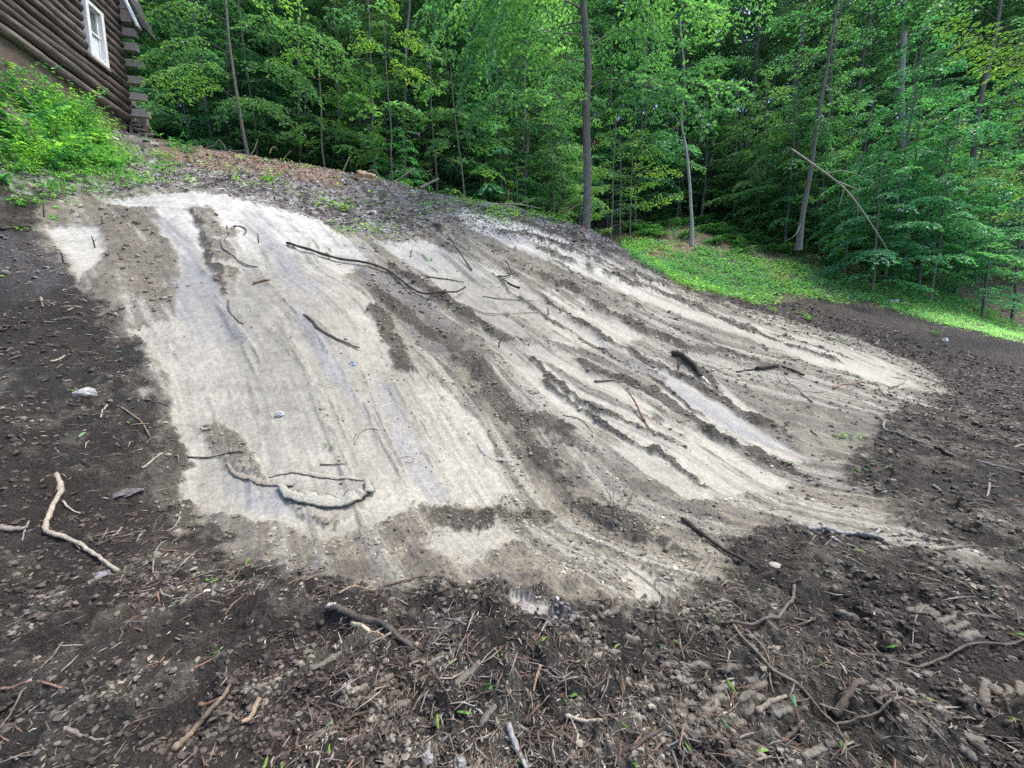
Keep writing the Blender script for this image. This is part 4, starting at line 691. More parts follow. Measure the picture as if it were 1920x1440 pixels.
for k, (zz, ln) in enumerate([(.50, .56), (.96, .52), (1.42, .50), (1.88, .55), (2.33, .44), (2.72, .46)]):
    B = Bag(); Vb, Fb = box((-.19, -.30, zz - .10), (-.07, ln, zz + .10)); Vb = Vb + q.normal(0, .008, Vb.shape); B.add(Vb, Fb); o = obj("corner_timber", B.mesh("corner_timber", M_TIMBER), cabin); g_ = q.uniform(.75, 1.15); o.color = (g_ * 1.6, g_ * 1.55, g_ * 1.5, 1)
B = Bag(); B.add(*box((-.24, -.3, .2), (-.08, .0, 3.8))); o = obj("corner_post", B.mesh("corner_post", M_LOG), cabin)
B = Bag(); B.add(*box((-.5, .03, 2.98), (-.05, .42, 3.30))); B.add(*box((-.45, .03, 3.32), (-.05, .36, 3.9))); o = obj("eave_beam", B.mesh("eave_beam", M_TIMBER), cabin); o.color = (1.3, 1.15, 1.05, 1)
def slab(p0, p1, w, t, bag, up=(0, 0, 1)):
    p0 = np.array(p0, float); p1 = np.array(p1, float); d = p1 - p0; L = np.linalg.norm(d); d /= L; s_ = np.cross(d, up); s_ /= np.linalg.norm(s_); u_ = np.cross(s_, d)
    bag.add(*box((0, -w / 2, -t / 2), (L, w / 2, t / 2), (np.column_stack([d, s_, u_]), p0)))
B = Bag(); slab((-.03, .60, 2.82), (-.03, .16, 4.0), .05, .17, B, (1, 0, 0)); obj("fascia", B.mesh("fascia", M_WHITE), cabin)
B = Bag(); slab((-.33, .68, 2.86), (-.33, .25, 4.02), .04, .56, B, (1, 0, 0)); obj("roof", B.mesh("roof", M_ROOF), cabin)
# porch steps beside the cabin corner
sb = at(255, 250, 13.2); sb[2] = gz(sb[0], sb[1])[0] - .1
st = empty("porch_steps", sb, label="weathered grey porch steps and rail beside the cabin corner", category="steps")
def pp(u, v, Y=13.2): return at(u, v, Y) - sb
for nm, a, b, w, t in [("post", (247, 190), (249, 252), .10, .10), ("post", (263, 218), (264, 256), .10, .10), ("post", (273, 212), (276, 258), .10, .10), ("stringer", (236, 222), (284, 258), .20, .05), ("rail", (243, 191), (273, 214), .05, .12), ("stringer", (262, 222), (281, 245), .16, .05)]:
    B = Bag(); slab(pp(*a), pp(*b), w, t, B, (0, 1, 0)); o = obj(nm, B.mesh(nm, M_TIMBER), st); o.color = (1.25, 1.15, 1.05, 1)
for k in range(4):
    B = Bag(); a = pp(243 + 9 * k, 226 + 8.5 * k, 13.0); b = pp(255 + 9 * k, 224 + 8.5 * k, 13.6); slab(a, b, .26, .04, B); obj("tread", B.mesh("tread", M_TIMBER), st)
print("cabin", time.time() - T0)
# ------------------------------------------------------------------ sticks, roots and logs lying about
DK = (.050, .040, .034); BR = (.13, .10, .075); GR = (.20, .18, .16); PL = (.30, .265, .21); RD = (.22, .13, .08); CLAY = (.36, .33, .27)
def stick(name, label, cat, strands, col, group=None, Y=None, sides=6, rough=.12):
    """strands: (points, width in the photograph, lift list in metres)"""
    W = Bag(); o0 = None
    for k, st_ in enumerate(strands):
        px, wd = st_[0], st_[1]; lift = st_[2] if len(st_) > 2 else 0
        P = np.array([at(a, b, Y) for a, b in px]) if Y else hits(px)
        dist = np.linalg.norm(P - CAM, axis=1).mean(); P = smooth_path(P, 5); rad_ = wd / 2 / FPX * dist * .62
        tl = np.linspace(0, 1, len(P)); lf = np.interp(tl, np.linspace(0, 1, len(lift)), lift) if isinstance(lift, (list, tuple)) else np.full(len(P), float(lift))
        if not Y:
            z_ = gz(P[:, 0], P[:, 1]); z_ = np.convolve(np.pad(z_, 2, 'edge'), np.ones(5) / 5, 'valid'); P[:, 2] = z_ + rad_ * .75 + lf
        g = np.random.default_rng(int(px[0][0] * 7 + px[0][1])); P = P + g.normal(0, rad_ * .12, P.shape)
        if o0 is None: o0 = P[0].copy()
        R = rad_ * (1 - .45 * tl) * g.uniform(.85, 1.15, len(P)) ; c_ = np.array(st_[3] if len(st_) > 3 else col)
        V, F = tube(P - o0, R, sides, rough, k, True); n_ = len(V); cc = c_ * (.7 + .6 * fbm(V[:, 0] * 9, V[:, 2] * 9 + V[:, 1] * 7, .4, 3, 3))[:, None]; W.add(V, F, cc)
    o = obj(name, W.mesh(name, M_TINT, True), label=label, category=cat, group=group); o.location = o0; return o
S_ = stick
S_("root", "long pale crooked root snaking down the dark soil at left", "root", [([(106, 893), (113, 925), (92, 965), (88, 1000), (105, 1015), (150, 1030), (185, 1048), (222, 1073)], 11, .01), ([(118, 940), (130, 955), (150, 965)], 4, .01), ([(105, 890), (75, 907)], 3, 0, RD), ([(108, 900), (107, 885)], 4, .02)], PL)
S_("branch", "long dark bent branch lying across the middle of the pale bank", "branch", [([(538, 458), (560, 468), (600, 480), (640, 491), (690, 500), (725, 512), (765, 540), (800, 562), (845, 565), (873, 549)], 8, [.03, .05, .04, .05, .04, .02, .05, .12]), ([(845, 562), (842, 582)], 4, .02), ([(750, 528), (735, 535)], 3, 0)], DK)
S_("charred_log", "dark rotten log with split pale wood lying in the mud at bottom centre", "log", [([(615, 1163), (650, 1170), (700, 1190), (740, 1212), (775, 1232)], 17, .015, (.075, .062, .055)), ([(660, 1183), (690, 1203), (710, 1212)], 11, 0, (.45, .40, .28)), ([(693, 1205), (725, 1222)], 8, 0, (.33, .22, .13)), ([(615, 1163), (632, 1166)], 13, .03, (.35, .33, .3))], DK, sides=9, rough=.25)
S_("broken_branch", "crooked reddish brown stub standing at the tip of a pale strip", "branch", [([(1208, 790), (1197, 776), (1188, 765), (1180, 757), (1171, 752)], 7, [0, .05, .10, .14, .17]), ([(1208, 788), (1215, 800)], 7, 0)], RD)
S_("twig", "forked twig standing up from the furrow below the middle", "twig", [([(1155, 972), (1168, 966), (1182, 950), (1190, 938), (1198, 928)], 7, [0, .02, .05, .08, .12]), ([(1158, 965), (1148, 948), (1135, 930)], 4, [0, .03, .06]), ([(1150, 945), (1148, 895)], 2, [.04, .1])], BR)
S_("twig", "straight dark twig slanting up from a small pale mound", "twig", [([(885, 508), (872, 494), (860, 481), (848, 471), (838, 457)], 4, [0, .06, .12, .18, .22]), ([(846, 470), (848, 485)], 2, [.15, .1]), ([(850, 474), (857, 466)], 2, [.17, .2])], DK)
S_("twig", "hooked dark twig curling up on the upper bank", "twig", [([(975, 540), (955, 532), (935, 522), (950, 521), (958, 518), (955, 508), (948, 501)], 5, [0, .0, .02, .03, .04, .08, .12])], DK)
S_("root", "dark chunky root with a white broken end jutting from a furrow", "root", [([(1262, 668), (1280, 680), (1300, 695), (1315, 712)], 17, .0, DK), ([(1312, 708), (1322, 716), (1330, 725)], 9, .0, (.5, .48, .43)), ([(1275, 680), (1270, 700)], 8, 0)], DK, sides=8, rough=.25)
S_("branch", "long thin branch half pale half dark across the right field", "branch", [([(1660, 790), (1656, 805), (1668, 818), (1690, 826), (1740, 845), (1770, 853), (1800, 862)], 5, .01, GR), ([(1830, 867), (1875, 877), (1920, 896)], 6, .01, GR), ([(1745, 846), (1785, 859)], 8, .0, DK)], GR)
S_("root", "thick dark root lying flat between two furrows on the right", "root", [([(1418, 698), (1455, 694), (1480, 700), (1508, 711)], 10, .01), ([(1418, 696), (1380, 699)], 5, 0)], DK)
S_("twig", "thin pale twig leaning over the dark root on the right", "twig", [([(1523, 758), (1500, 740), (1480, 727), (1466, 712), (1458, 690), (1455, 683)], 3, [0, .02, .05, .10, .16, .2])], GR)
S_("twig", "pinkish forked twigs on the soil below the longest pale strip", "twig", [([(1563, 731), (1580, 723), (1605, 722), (1630, 722), (1643, 727)], 4, .01), ([(1643, 727), (1668, 750)], 3, .01), ([(1643, 727), (1646, 719)], 3, .03), ([(1510, 735), (1545, 735)], 2, 0), ([(1675, 728), (1696, 718)], 3, .02)], (.3, .19, .15))
S_("branch", "long slender forked branch across the tyre churned mud at bottom right", "branch", [([(1373, 1196), (1399, 1243), (1433, 1273), (1463, 1290), (1510, 1311), (1553, 1328), (1570, 1337), (1604, 1344), (1634, 1350), (1668, 1348), (1715, 1337)], 7, .015), ([(1382, 1190), (1403, 1222), (1437, 1260), (1442, 1290), (1450, 1316)], 5, .01), ([(1668, 1348), (1700, 1368)], 3, .0), ([(1553, 1328), (1540, 1305), (1520, 1290)], 3, .01)], (.17, .135, .10))
S_("branch", "curved dark branch arching above the tyre marks at bottom right", "branch", [([(1489, 1106), (1484, 1132), (1467, 1158), (1450, 1175), (1416, 1185), (1378, 1187), (1345, 1182)], 8, .02), ([(1313, 1164), (1339, 1155), (1369, 1150), (1384, 1158), (1387, 1170), (1369, 1177), (1343, 1184)], 5, .02)], (.12, .10, .085))
S_("branch", "wavy dark branch running to the right edge above the tread marks", "branch", [([(1604, 1228), (1651, 1234), (1685, 1243), (1715, 1243), (1749, 1230), (1800, 1215), (1840, 1211), (1882, 1210), (1925, 1196)], 6, .012), ([(1700, 1225), (1749, 1208)], 4, 0)], (.10, .08, .065))
for px, w, c_, lab, nm in [
    ([(1566, 1324), (1591, 1313), (1619, 1302)], 15, BR, "short thick stub lying above the forked branch at bottom right", "stick"), ([(1416, 1354), (1442, 1341), (1472, 1324)], 12, (.2, .17, .13), "short muddy stick among the tread marks at bottom right", "stick"),
    ([(1467, 1380), (1506, 1363)], 10, BR, "short muddy stick below the one among the tread marks", "stick"), ([(1279, 978), (1314, 1004), (1365, 1038), (1418, 1070)], 13, DK, "dark rotten log sunk in the soil below the furrows", "log"),
    ([(1180, 1433), (1215, 1407), (1247, 1384)], 10, (.09, .07, .055), "dark stick at the bottom edge near the middle", "stick"), ([(1753, 1038), (1790, 1036), (1826, 1032)], 5, BR, "brown stick lying flat on the right field", "stick"),
    ([(329, 1433), (354, 1394), (379, 1373), (417, 1352), (433, 1323)], 14, (.16, .12, .085), "thick brown stick rising from the bottom left edge", "stick"), ([(375, 1336), (417, 1348)], 8, RD, "reddish stick crossing the thick brown one at bottom left", "stick"),
    ([(392, 1380), (430, 1370), (450, 1376)], 7, BR, "small brown stick beside the crossed pair at bottom left", "stick"), ([(487, 1332), (471, 1365), (454, 1377)], 12, (.25, .19, .13), "short light brown stick right of the crossed pair", "stick"),
    ([(0, 1000), (30, 1000), (52, 998)], 12, GR, "pale stick sticking in from the left edge", "stick"), ([(54, 978), (48, 1000), (43, 1023)], 4, GR, "thin pale twig crossing the stick at the left edge", "twig"),
    ([(117, 1203), (96, 1232), (42, 1307), (0, 1369)], 4, (.14, .12, .10), "long thin twig slanting through the dark soil at left", "twig"), ([(125, 1419), (158, 1409), (198, 1407)], 8, GR, "grey crooked stick near the bottom left corner", "stick"),
    ([(0, 1292), (50, 1291), (110, 1297), (130, 1305)], 5, (.19, .12, .09), "reddish twig lying level at the left edge", "twig"), ([(0, 1330), (28, 1318)], 8, DK, "dark stub at the left edge", "stick"),
    ([(267, 880), (308, 857)], 6, PL, "short pale stick left of the smooth strip", "stick"), ([(352, 859), (385, 858), (417, 855), (479, 853)], 4, DK, "thin dark twig lying across the lower corner of the smooth strip", "twig"),
    ([(229, 992), (212, 1015)], 5, GR, "small pale stick over a dark hollow", "stick"), ([(306, 1032), (292, 1052), (287, 1073), (296, 1090)], 4, GR, "thin curling root below the dark hollow", "root"), ([(340, 970), (333, 990), (315, 1008)], 4, (.22, .2, .15), "thin pale root at the lower left corner of the scraped area", "root"),
    ([(637, 1140), (667, 1127), (703, 1117)], 6, (.28, .2, .14), "thin bent stick above the rotten log", "stick"), ([(720, 1107), (747, 1097), (777, 1088), (802, 1088)], 7, BR, "dark wavy stick at the edge of the sandy soil", "stick"), ([(817, 1097), (840, 1100), (862, 1108)], 9, DK, "short dark stub at the edge of the sandy soil", "stick"),
    ([(953, 1360), (973, 1400), (987, 1440)], 15, (.25, .24, .24), "grey split stick pointing to the bottom edge in the centre", "stick"), ([(1060, 1350), (1093, 1362), (1130, 1370)], 9, (.33, .28, .21), "light brown stick at bottom centre", "stick"), ([(1013, 1273), (1006, 1290), (1000, 1312)], 8, (.26, .18, .11), "short tan stick above the grey split one", "stick"),
    ([(977, 1263), (1027, 1277), (1057, 1293), (1063, 1317), (1083, 1343), (1100, 1373)], 3, GR, "thin curving rootlet at bottom centre", "root"), ([(1125, 1352), (1160, 1350), (1190, 1356)], 3, GR, "thin straight rootlet right of the light brown stick", "root"),
    ([(425, 423), (428, 437), (418, 457), (420, 470), (440, 483), (463, 498), (483, 502)], 5, (.22, .19, .16), "grey curly root on the upper left of the pale bank", "root"), ([(437, 425), (450, 424), (462, 432), (458, 441)], 4, (.12, .1, .09), "small hooked root beside the curly one", "root"),
    ([(428, 560), (430, 583), (443, 600), (457, 608)], 4, BR, "thin dark root below the curly one", "root"), ([(570, 590), (585, 603), (600, 620), (640, 640), (675, 655)], 8, (.11, .095, .08), "thin dark muddy root across the middle of the smooth strip", "root"), ([(475, 533), (490, 529), (507, 528)], 7, (.25, .17, .11), "small tan wood chunk on the smooth strip", "wood chunk"),
    ([(77, 560), (80, 575), (83, 590)], 5, GR, "short pale stick upright on the dark soil at left", "stick"), ([(127, 592), (153, 577)], 4, GR, "thin pale stick right of the upright one at left", "stick"), ([(97, 687), (110, 680), (123, 672)], 5, PL, "pale stick on the dark soil at left middle", "stick"),
    ([(201, 762), (194, 780), (190, 797)], 4, PL, "bright bent twig below the white stone at left", "twig"), ([(227, 768), (247, 782), (267, 797), (285, 830)], 4, (.17, .13, .1), "long brown twig right of the bright bent twig", "twig"), ([(0, 431), (30, 430), (60, 433)], 6, DK, "dark branch at the left edge beside the pale patch", "branch"),
    ([(1900, 842), (1925, 841)], 4, PL, "pale twig at the right edge of the field", "twig"), ([(1855, 905), (1853, 925), (1845, 945)], 4, GR, "thin grey twig near the right edge", "twig"), ([(1750, 915), (1765, 925)], 5, GR, "small grey stick on the right field", "stick"), ([(1520, 810), (1533, 822)], 5, GR, "small pale stick at the end of a furrow", "stick"), ([(1640, 650), (1650, 640)], 5, GR, "small pale stick on the far dark soil", "stick"),
    ([(1115, 715), (1145, 717), (1172, 722)], 6, (.2, .16, .12), "muddy stick lying along a furrow in the middle", "stick"), ([(1055, 783), (1083, 785), (1100, 798), (1113, 815)], 3, DK, "thin dark arching twig over a wet patch", "twig"), ([(1250, 818), (1285, 838)], 4, PL, "pale sliver on the middle strip", "stick"),
    ([(1440, 790), (1460, 800)], 4, BR, "small brown stick on a lower furrow", "stick"), ([(1170, 1060), (1225, 1100), (1258, 1138)], 4, (.16, .14, .1), "thin stick beside the small pale patch below", "stick"), ([(800, 520), (838, 523), (870, 530)], 4, BR, "small brown twig on the upper pale strip", "twig"),
    ([(905, 555), (940, 560), (1000, 565)], 3, GR, "thin rootlet beside the end of the bent branch", "root"), ([(870, 572), (920, 590), (1010, 585)], 3, (.15, .13, .11), "thin curving rootlet below the bent branch", "root"), ([(600, 870), (650, 873)], 4, BR, "thin twig above the torn clay slab", "twig"),
    ([(1400, 1085), (1380, 1072), (1340, 1060)], 4, DK, "dark twig above the curved branch", "twig"), ([(1700, 1085), (1730, 1092)], 5, BR, "short stick on the mud at right", "stick"), ([(1840, 1140), (1880, 1158)], 4, GR, "thin grey twig near the right edge above the wavy branch", "twig"), ([(1730, 1145), (1715, 1170), (1712, 1200)], 3, GR, "thin upright looking twig in the mud at right", "twig")]:
    S_(nm, lab, nm.replace("_", " "), [(px, w, .006)], c_)
for px, h_, lab in [((485, 455), .18, "upright dark twig on the upper pale strip"), ((83, 408), .22, "short dark stub at the top left of the bank"), ((178, 463), .18, "dark stump twig on the small pale patch"), ((120, 497), .15, "dark twig where pale meets dark soil at left"), ((193, 425), .1, "tiny dark stub above the small pale patch"), ((737, 505), .12, "small hooked dark twig right of the bent branch end"), ((880, 470), .1, "dark knob at the head of a furrow"), ((965, 470), .12, "little dark twig on the upper furrows"), ((1028, 590), .15, "thin twig upright between upper furrows"), ((935, 650), .12, "thin pale twig upright in a furrow"), ((770, 480), .16, "dry reddish sprig on the bright upper patch"), ((1795, 945), .08, "small stub on the right field")]:
    p = hit(*px); z_ = gz(p[0], p[1])[0]; P = np.array([[0, 0, -.03], [.01, 0, h_ * .5], [.03, .01, h_]]); B = Bag(); B.add(*tube(smooth_path(P, 3), [.013, .012, .011, .010, .008, .007, .006], 5, .15, 1, True), DK); B.add(*tube(np.array([[.01, 0, h_ * .5], [-.03, 0, h_ * .8]]), [.006, .003], 4), DK)
    o = obj("twig", B.mesh("twig", M_TINT), label=lab, category="twig"); o.location = (p[0], p[1], z_); o.rotation_euler = (0, 0, p[0] * 3)
# dead sticks on the crest, standing clear of it
for strands, c_, Yc, lab in [
    ([([(675, 345), (685, 325), (700, 319), (712, 332), (716, 360)], 3)], GR, 12.5, "thin arched dead stick on the crest in front of the round shrub"), ([([(690, 344), (730, 343), (755, 331), (778, 315)], 4)], (.35, .31, .24), 12.7, "curved pale dead branch rising from the crest"), ([([(788, 352), (805, 344), (823, 334)], 8)], (.33, .3, .26), 12.6, "short grey log end on the crest below the curved branch"),
    ([([(640, 330), (655, 294)], 4)], (.3, .25, .18), 12.7, "single straight stick standing on the crest at left"), ([([(850, 373), (880, 378), (933, 382), (973, 383), (1013, 391)], 4)], (.35, .3, .25), 12.1, "long thin pale stick lying along the crest"), ([([(1050, 400), (1073, 383)], 4), ([(1060, 398), (1088, 381)], 5)], (.25, .16, .1), 11.2, "two short brown sticks crossed beside the maple trunk"),
    ([([(953, 392), (953, 355)], 4)], (.3, .15, .09), 12.1, "straight reddish stake standing on the crest"), ([([(384, 278), (403, 272), (410, 263), (418, 270), (423, 281), (408, 284)], 3), ([(403, 281), (410, 305)], 3)], GR, 12.3, "tangle of dry twigs on the bare crest right of the cabin"), ([([(430, 281), (445, 284), (458, 281)], 3)], GR, 12.4, "low dry twig beside the tangle on the crest"), ([([(470, 292), (478, 278), (483, 262)], 3)], (.3, .3, .2), 12.5, "thin dry stalk standing beside the slender beech"),
    ([([(530, 300), (546, 282)], 3)], GR, 12.5, "short dry twig on the crest left of the straight stick"), ([([(505, 288), (512, 276), (520, 280)], 3)], (.35, .3, .12), 12.5, "bent yellowish stalk on the crest"), ([([(1018, 405), (1040, 388), (1048, 380)], 3)], BR, 11.6, "dark slanting stick on the crest left of the crossed pair"), ([([(1130, 462), (1150, 470), (1165, 476)], 5), ([(1120, 455), (1140, 458)], 4)], DK, 11, "dark tangled sticks on the far shoulder of the bank"), ([([(60, 350), (110, 340), (118, 365)], 3)], GR, 9, "dry stalk in the low weeds at left"), ([([(45, 183), (60, 198), (75, 215)], 3)], PL, 9, "pale dry stick leaning in the tall weeds at left")]:
    S_("stick", lab, "stick", [(a, b, 0) for a, b in strands], c_, None, Yc)
# bluish and white stones, flagging tape
def rock(u, v, w, h_, lab, c_=(1, 1, 1), sink=.35, name="stone", seed=None):
    p = hit(u, v); dist = np.linalg.norm(p - CAM); a = .8 * w / FPX * dist; b = .7 * h_ / FPX * dist; g = np.random.default_rng(int(u) if seed is None else seed)
    th, ph = np.meshgrid(np.linspace(0, 2 * np.pi, 13)[:-1], np.linspace(0, np.pi, 8)); Vs = np.stack([np.sin(ph) * np.cos(th), np.sin(ph) * np.sin(th), np.cos(ph)], -1).reshape(-1, 3)
    k = 1 + .45 * (2 * vn(Vs[:, 0] * 2 + 9 + u, Vs[:, 1] * 2 + Vs[:, 2] * 3 + 7, 4) - 1); Vs = Vs * k[:, None] * [a / 2, a / 2.6, b / 1.6]
    i = np.arange(7)[:, None] * 12; j = np.arange(12)[None]; F = np.stack([i + j, i + 12 + j, i + 12 + (j + 1) % 12, i + (j + 1) % 12], -1).reshape(-1, 4)
    B = Bag(); B.add(Vs, F, (1, 1, 1)); o = obj(name, B.mesh(name, M_STONE, False), label=lab, category="stone"); o.location = (p[0], p[1], gz(p[0], p[1])[0] + b * (.5 - sink)); o.rotation_euler = (0, 0, g.uniform(0, 6)); o.color = (*c_, 1); return o
for a in [(160, 747, 30, 14, "white stone on the dark soil at left", (.85, .85, .85)), (525, 775, 18, 10, "small bluish white stone on the smooth strip", (.8, .85, .95)), (663, 682, 14, 10, "small blue grey stone at the head of a lavender streak", (1.1, 1.25, 1.5)), (910, 392, 34, 16, "grey rock half buried on the crest", (1.1, 1.1, 1.1)), (685, 338, 36, 20, "tan boulder on the crest left of the arched stick", (1.3, .95, .65)),
          (1675, 569, 16, 9, "pinkish stone at the left end of the grass strip", (1.3, 1.2, 1.2)), (1696, 571, 12, 7, "small pale stone beside the pinkish one", (1.3, 1.2, 1.1)), (700, 401, 18, 8, "pale flat stone on the grey debris", (1.4, 1.4, 1.4)), (860, 1432, 32, 20, "bluish stone at the bottom edge in the centre", (.6, .63, .68)), (800, 1428, 24, 12, "dark grey stone at the bottom edge left of the bluish one", (.6, .6, .6)),
          (950, 1405, 16, 11, "small blue grey stone beside the grey split stick", (.7, .75, .8)), (187, 1077, 0 + 22, 10, "bluish stone at the lower end of the pale root", (.5, .5, .55)), (212, 1075, 12, 8, "small bluish stone touching the end of the pale root", (.5, .5, .55)), (1045, 1134, 9, 12, "tiny white stone on the dark soil in the centre", (1.9, 1.9, 1.9)), (1455, 1062, 20, 8, "pale lump of clay beside the dark sunken log", (.9, .85, .75)), (1660, 925, 10, 8, "small round stone on the right field", (1, 1, 1)),
          (390, 1122, 8, 8, "tiny white pebble in the dark soil left of centre", (1.8, 1.8, 1.8)), (1771, 640, 8, 6, "small white pebble on the far dark soil", (1.8, 1.8, 1.8)), (210, 262, 22, 8, "pale flat stone at the foot of the cabin foundation", (1.4, 1.3, 1.2)), (240, 928, 34, 12, "dark clod with glinting flakes left of the smooth strip", (.3, .28, .3))]:
    rock(*a)
S_("birch_debris", "white and grey pieces of birch wood on the soil right of centre", "wood debris", [([(1512, 994), (1535, 997), (1555, 1000)], 13, .01), ([(1550, 1002), (1580, 1006), (1608, 1004)], 11, .01), ([(1606, 1006), (1632, 1014), (1655, 1023)], 11, .01), ([(1640, 1005), (1648, 996), (1632, 994)], 6, .01), ([(1660, 1026), (1694, 1033)], 7, 0), ([(1560, 1010), (1575, 1018)], 9, 0), ([(1497, 992), (1520, 998)], 5, 0, DK), ([(1600, 1000), (1640, 1010)], 6, .02, (.15, .14, .13))], (.27, .26, .245), sides=6, rough=.4)
B = Bag(); p = at(1093, 424, 11.0)
for k in range(3):
    a_ = np.array([[0, 0, 0], [.05, 0, .0], [.07 + .02 * k, .02, -.13 + .03 * k], [.02 + .02 * k, .02, -.14]]) + [0, .015 * k, 0]; B.add(a_, [[0, 1, 2, 3]])
o = obj("marking_tape", B.mesh("marking_tape", M_ORANGE), label="strip of orange marking tape at the foot of the maple trunk", category="marking tape"); o.location = p
ground = bpy.data.objects["ground"]
for k, px in enumerate(BARS):
    P = smooth_path(hits(px), 4); g = np.random.default_rng(k); dist = np.linalg.norm(P - CAM, axis=1).mean(); P[:, 2] = gz(P[:, 0], P[:, 1]); P[:, 2] = P[:, 2].mean() * .5 + P[:, 2] * .5
    o0 = P.mean(0); rad_ = min(5.0 / FPX * dist, .020) * g.uniform(.8, 1.1); n_ = len(P); P = P + g.normal(0, rad_ * .16, P.shape); R = rad_ * g.uniform(.75, 1.15, n_); R[0] *= .75; R[-1] *= .6
    P[:, 2] -= rad_ * .2; V, F = tube(P - o0, R, 8, .28, k, True, .85); c_ = np.stack([bilin(Cs[..., j], P[:, 0], P[:, 1]) for j in range(3)], -1).mean(0) * .6 + np.array([.115, .102, .084]) * .7
    B = Bag(); B.add(V, F, c_ * (.65 + .7 * fbm(V[:, 0] * 20, V[:, 1] * 20 + V[:, 2] * 9, .5, 3, 3))[:, None]); o = obj("tread_ridge", B.mesh("tread_ridge", M_TINT, True), ground); o.location = o0
# torn clay slabs: thick peeled lips lying on the smooth strip
def lip(name, label, edges, col):
    W = Bag(); o0 = None
    for px, wpx, lift, th_ in edges:
        P = smooth_path(hits(px), 6); dist = np.linalg.norm(P - CAM, axis=1).mean(); w = wpx / FPX * dist; P[:, 2] = gz(P[:, 0], P[:, 1]) + lift
        if o0 is None: o0 = P[0].copy()
        g = np.random.default_rng(int(px[0][0])); T = np.gradient(P, axis=0); T /= np.linalg.norm(T, axis=1, keepdims=True); N_ = np.array([0, -.45, .89]); S = np.cross(N_, T); S[S[:, 1] < 0] *= 1
        S /= np.linalg.norm(S, axis=1, keepdims=True); S *= np.sign(S[:, 1:2] + 1e-9)          # S points uphill
        n = len(P); tt = np.linspace(0, 1, n); wv = w * np.sin(np.pi * np.clip(tt, .04, .96)) ** .5 * g.uniform(.75, 1.15, n); prof = [(-.30, -.55), (-.42, .1), (-.2, .75), (.3, .95), (.8, .5), (1.0, -.5), (.4, -.9)]
        V = np.stack([P + S * (a * wv)[:, None] + N_ * (b * th_ * g.uniform(.8, 1.2, n))[:, None] for a, b in prof], 1); V = V + g.normal(0, .002, V.shape)
        k = len(prof); i = np.arange(n - 1)[:, None] * k; j = np.arange(k)[None]; F = np.stack([i + j, i + (j + 1) % k, i + k + (j + 1) % k, i + k + j], -1).reshape(-1, 4)
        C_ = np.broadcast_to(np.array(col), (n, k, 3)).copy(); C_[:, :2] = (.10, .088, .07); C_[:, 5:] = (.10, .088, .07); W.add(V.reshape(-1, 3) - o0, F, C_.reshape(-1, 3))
    o = obj(name, W.mesh(name, M_TINT, True), label=label, category="clay slab"); o.location = o0
PC = (.30, .285, .24)
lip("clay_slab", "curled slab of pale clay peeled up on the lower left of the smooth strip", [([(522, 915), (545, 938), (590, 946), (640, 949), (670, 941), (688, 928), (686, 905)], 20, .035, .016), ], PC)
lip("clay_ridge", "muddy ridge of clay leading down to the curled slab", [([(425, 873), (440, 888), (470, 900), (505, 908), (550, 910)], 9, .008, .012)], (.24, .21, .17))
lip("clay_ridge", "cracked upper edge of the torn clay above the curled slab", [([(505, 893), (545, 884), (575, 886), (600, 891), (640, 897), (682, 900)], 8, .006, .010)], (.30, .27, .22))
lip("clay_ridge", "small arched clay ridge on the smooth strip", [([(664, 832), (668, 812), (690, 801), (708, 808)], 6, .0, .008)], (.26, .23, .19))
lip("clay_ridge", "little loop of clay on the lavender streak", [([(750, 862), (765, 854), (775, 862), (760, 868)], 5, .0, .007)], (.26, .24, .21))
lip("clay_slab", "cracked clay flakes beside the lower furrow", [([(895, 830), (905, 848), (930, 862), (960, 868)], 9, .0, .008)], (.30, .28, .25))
print("sticks", time.time() - T0)
# ------------------------------------------------------------------ fine litter: clods, wood chips, rootlets
def scatter(n, rmin, rmax, seed, w, azr=60, azl=None):
    q = np.random.default_rng(seed); a = np.radians(q.uniform(-azr if azl is None else azl, azr, n * 4)); rr_ = np.exp(q.uniform(math.log(rmin), math.log(rmax), n * 4)); x = rr_ * np.sin(a); y = rr_ * np.cos(a)
    k = q.uniform(0, 1, n * 4) < w(x, y); return x[k][:n], y[k][:n], q
def rgh(x, y): return bilin(Rs, x, y) * (bilin(Gs, x, y) < .3)
x, y, q = scatter(26000, .9, 17, 61, lambda x, y: sstep(.15, .7, rgh(x, y)) * (.15 + .85 * sstep(.45, .6, fbm(x, y, .35, 9, 3))))
z = gz(x, y); n = len(x); dist = np.hypot(x, y); col = np.stack([bilin(Cs[..., k], x, y) for k in range(3)], -1)
ph = (1 + 5 ** .5) / 2; I = np.array([[-1, ph, 0], [1, ph, 0], [-1, -ph, 0], [1, -ph, 0], [0, -1, ph], [0, 1, ph], [0, -1, -ph], [0, 1, -ph], [ph, 0, -1], [ph, 0, 1], [-ph, 0, -1], [-ph, 0, 1]]) / 1.9
IF = np.array([[0, 11, 5], [0, 5, 1], [0, 1, 7], [0, 7, 10], [0, 10, 11], [1, 5, 9], [5, 11, 4], [11, 10, 2], [10, 7, 6], [7, 1, 8], [3, 9, 4], [3, 4, 2], [3, 2, 6], [3, 6, 8], [3, 8, 9], [4, 9, 5], [2, 4, 11], [6, 2, 10], [8, 6, 7], [9, 8, 1]])
s_ = np.exp(q.normal(math.log(.0040), .55, n)) * (1 + .35 * dist); s_ = np.minimum(s_, .007 + .0035 * dist)
V = I[None] * q.uniform(.6, 1.35, (n, 12, 1)) * (s_[:, None, None] * np.stack([q.uniform(.7, 1.5, n), q.uniform(.7, 1.3, n), q.uniform(.5, .95, n)], -1)[:, None]); V = V + np.stack([x, y, z + s_ * .25], -1)[:, None]
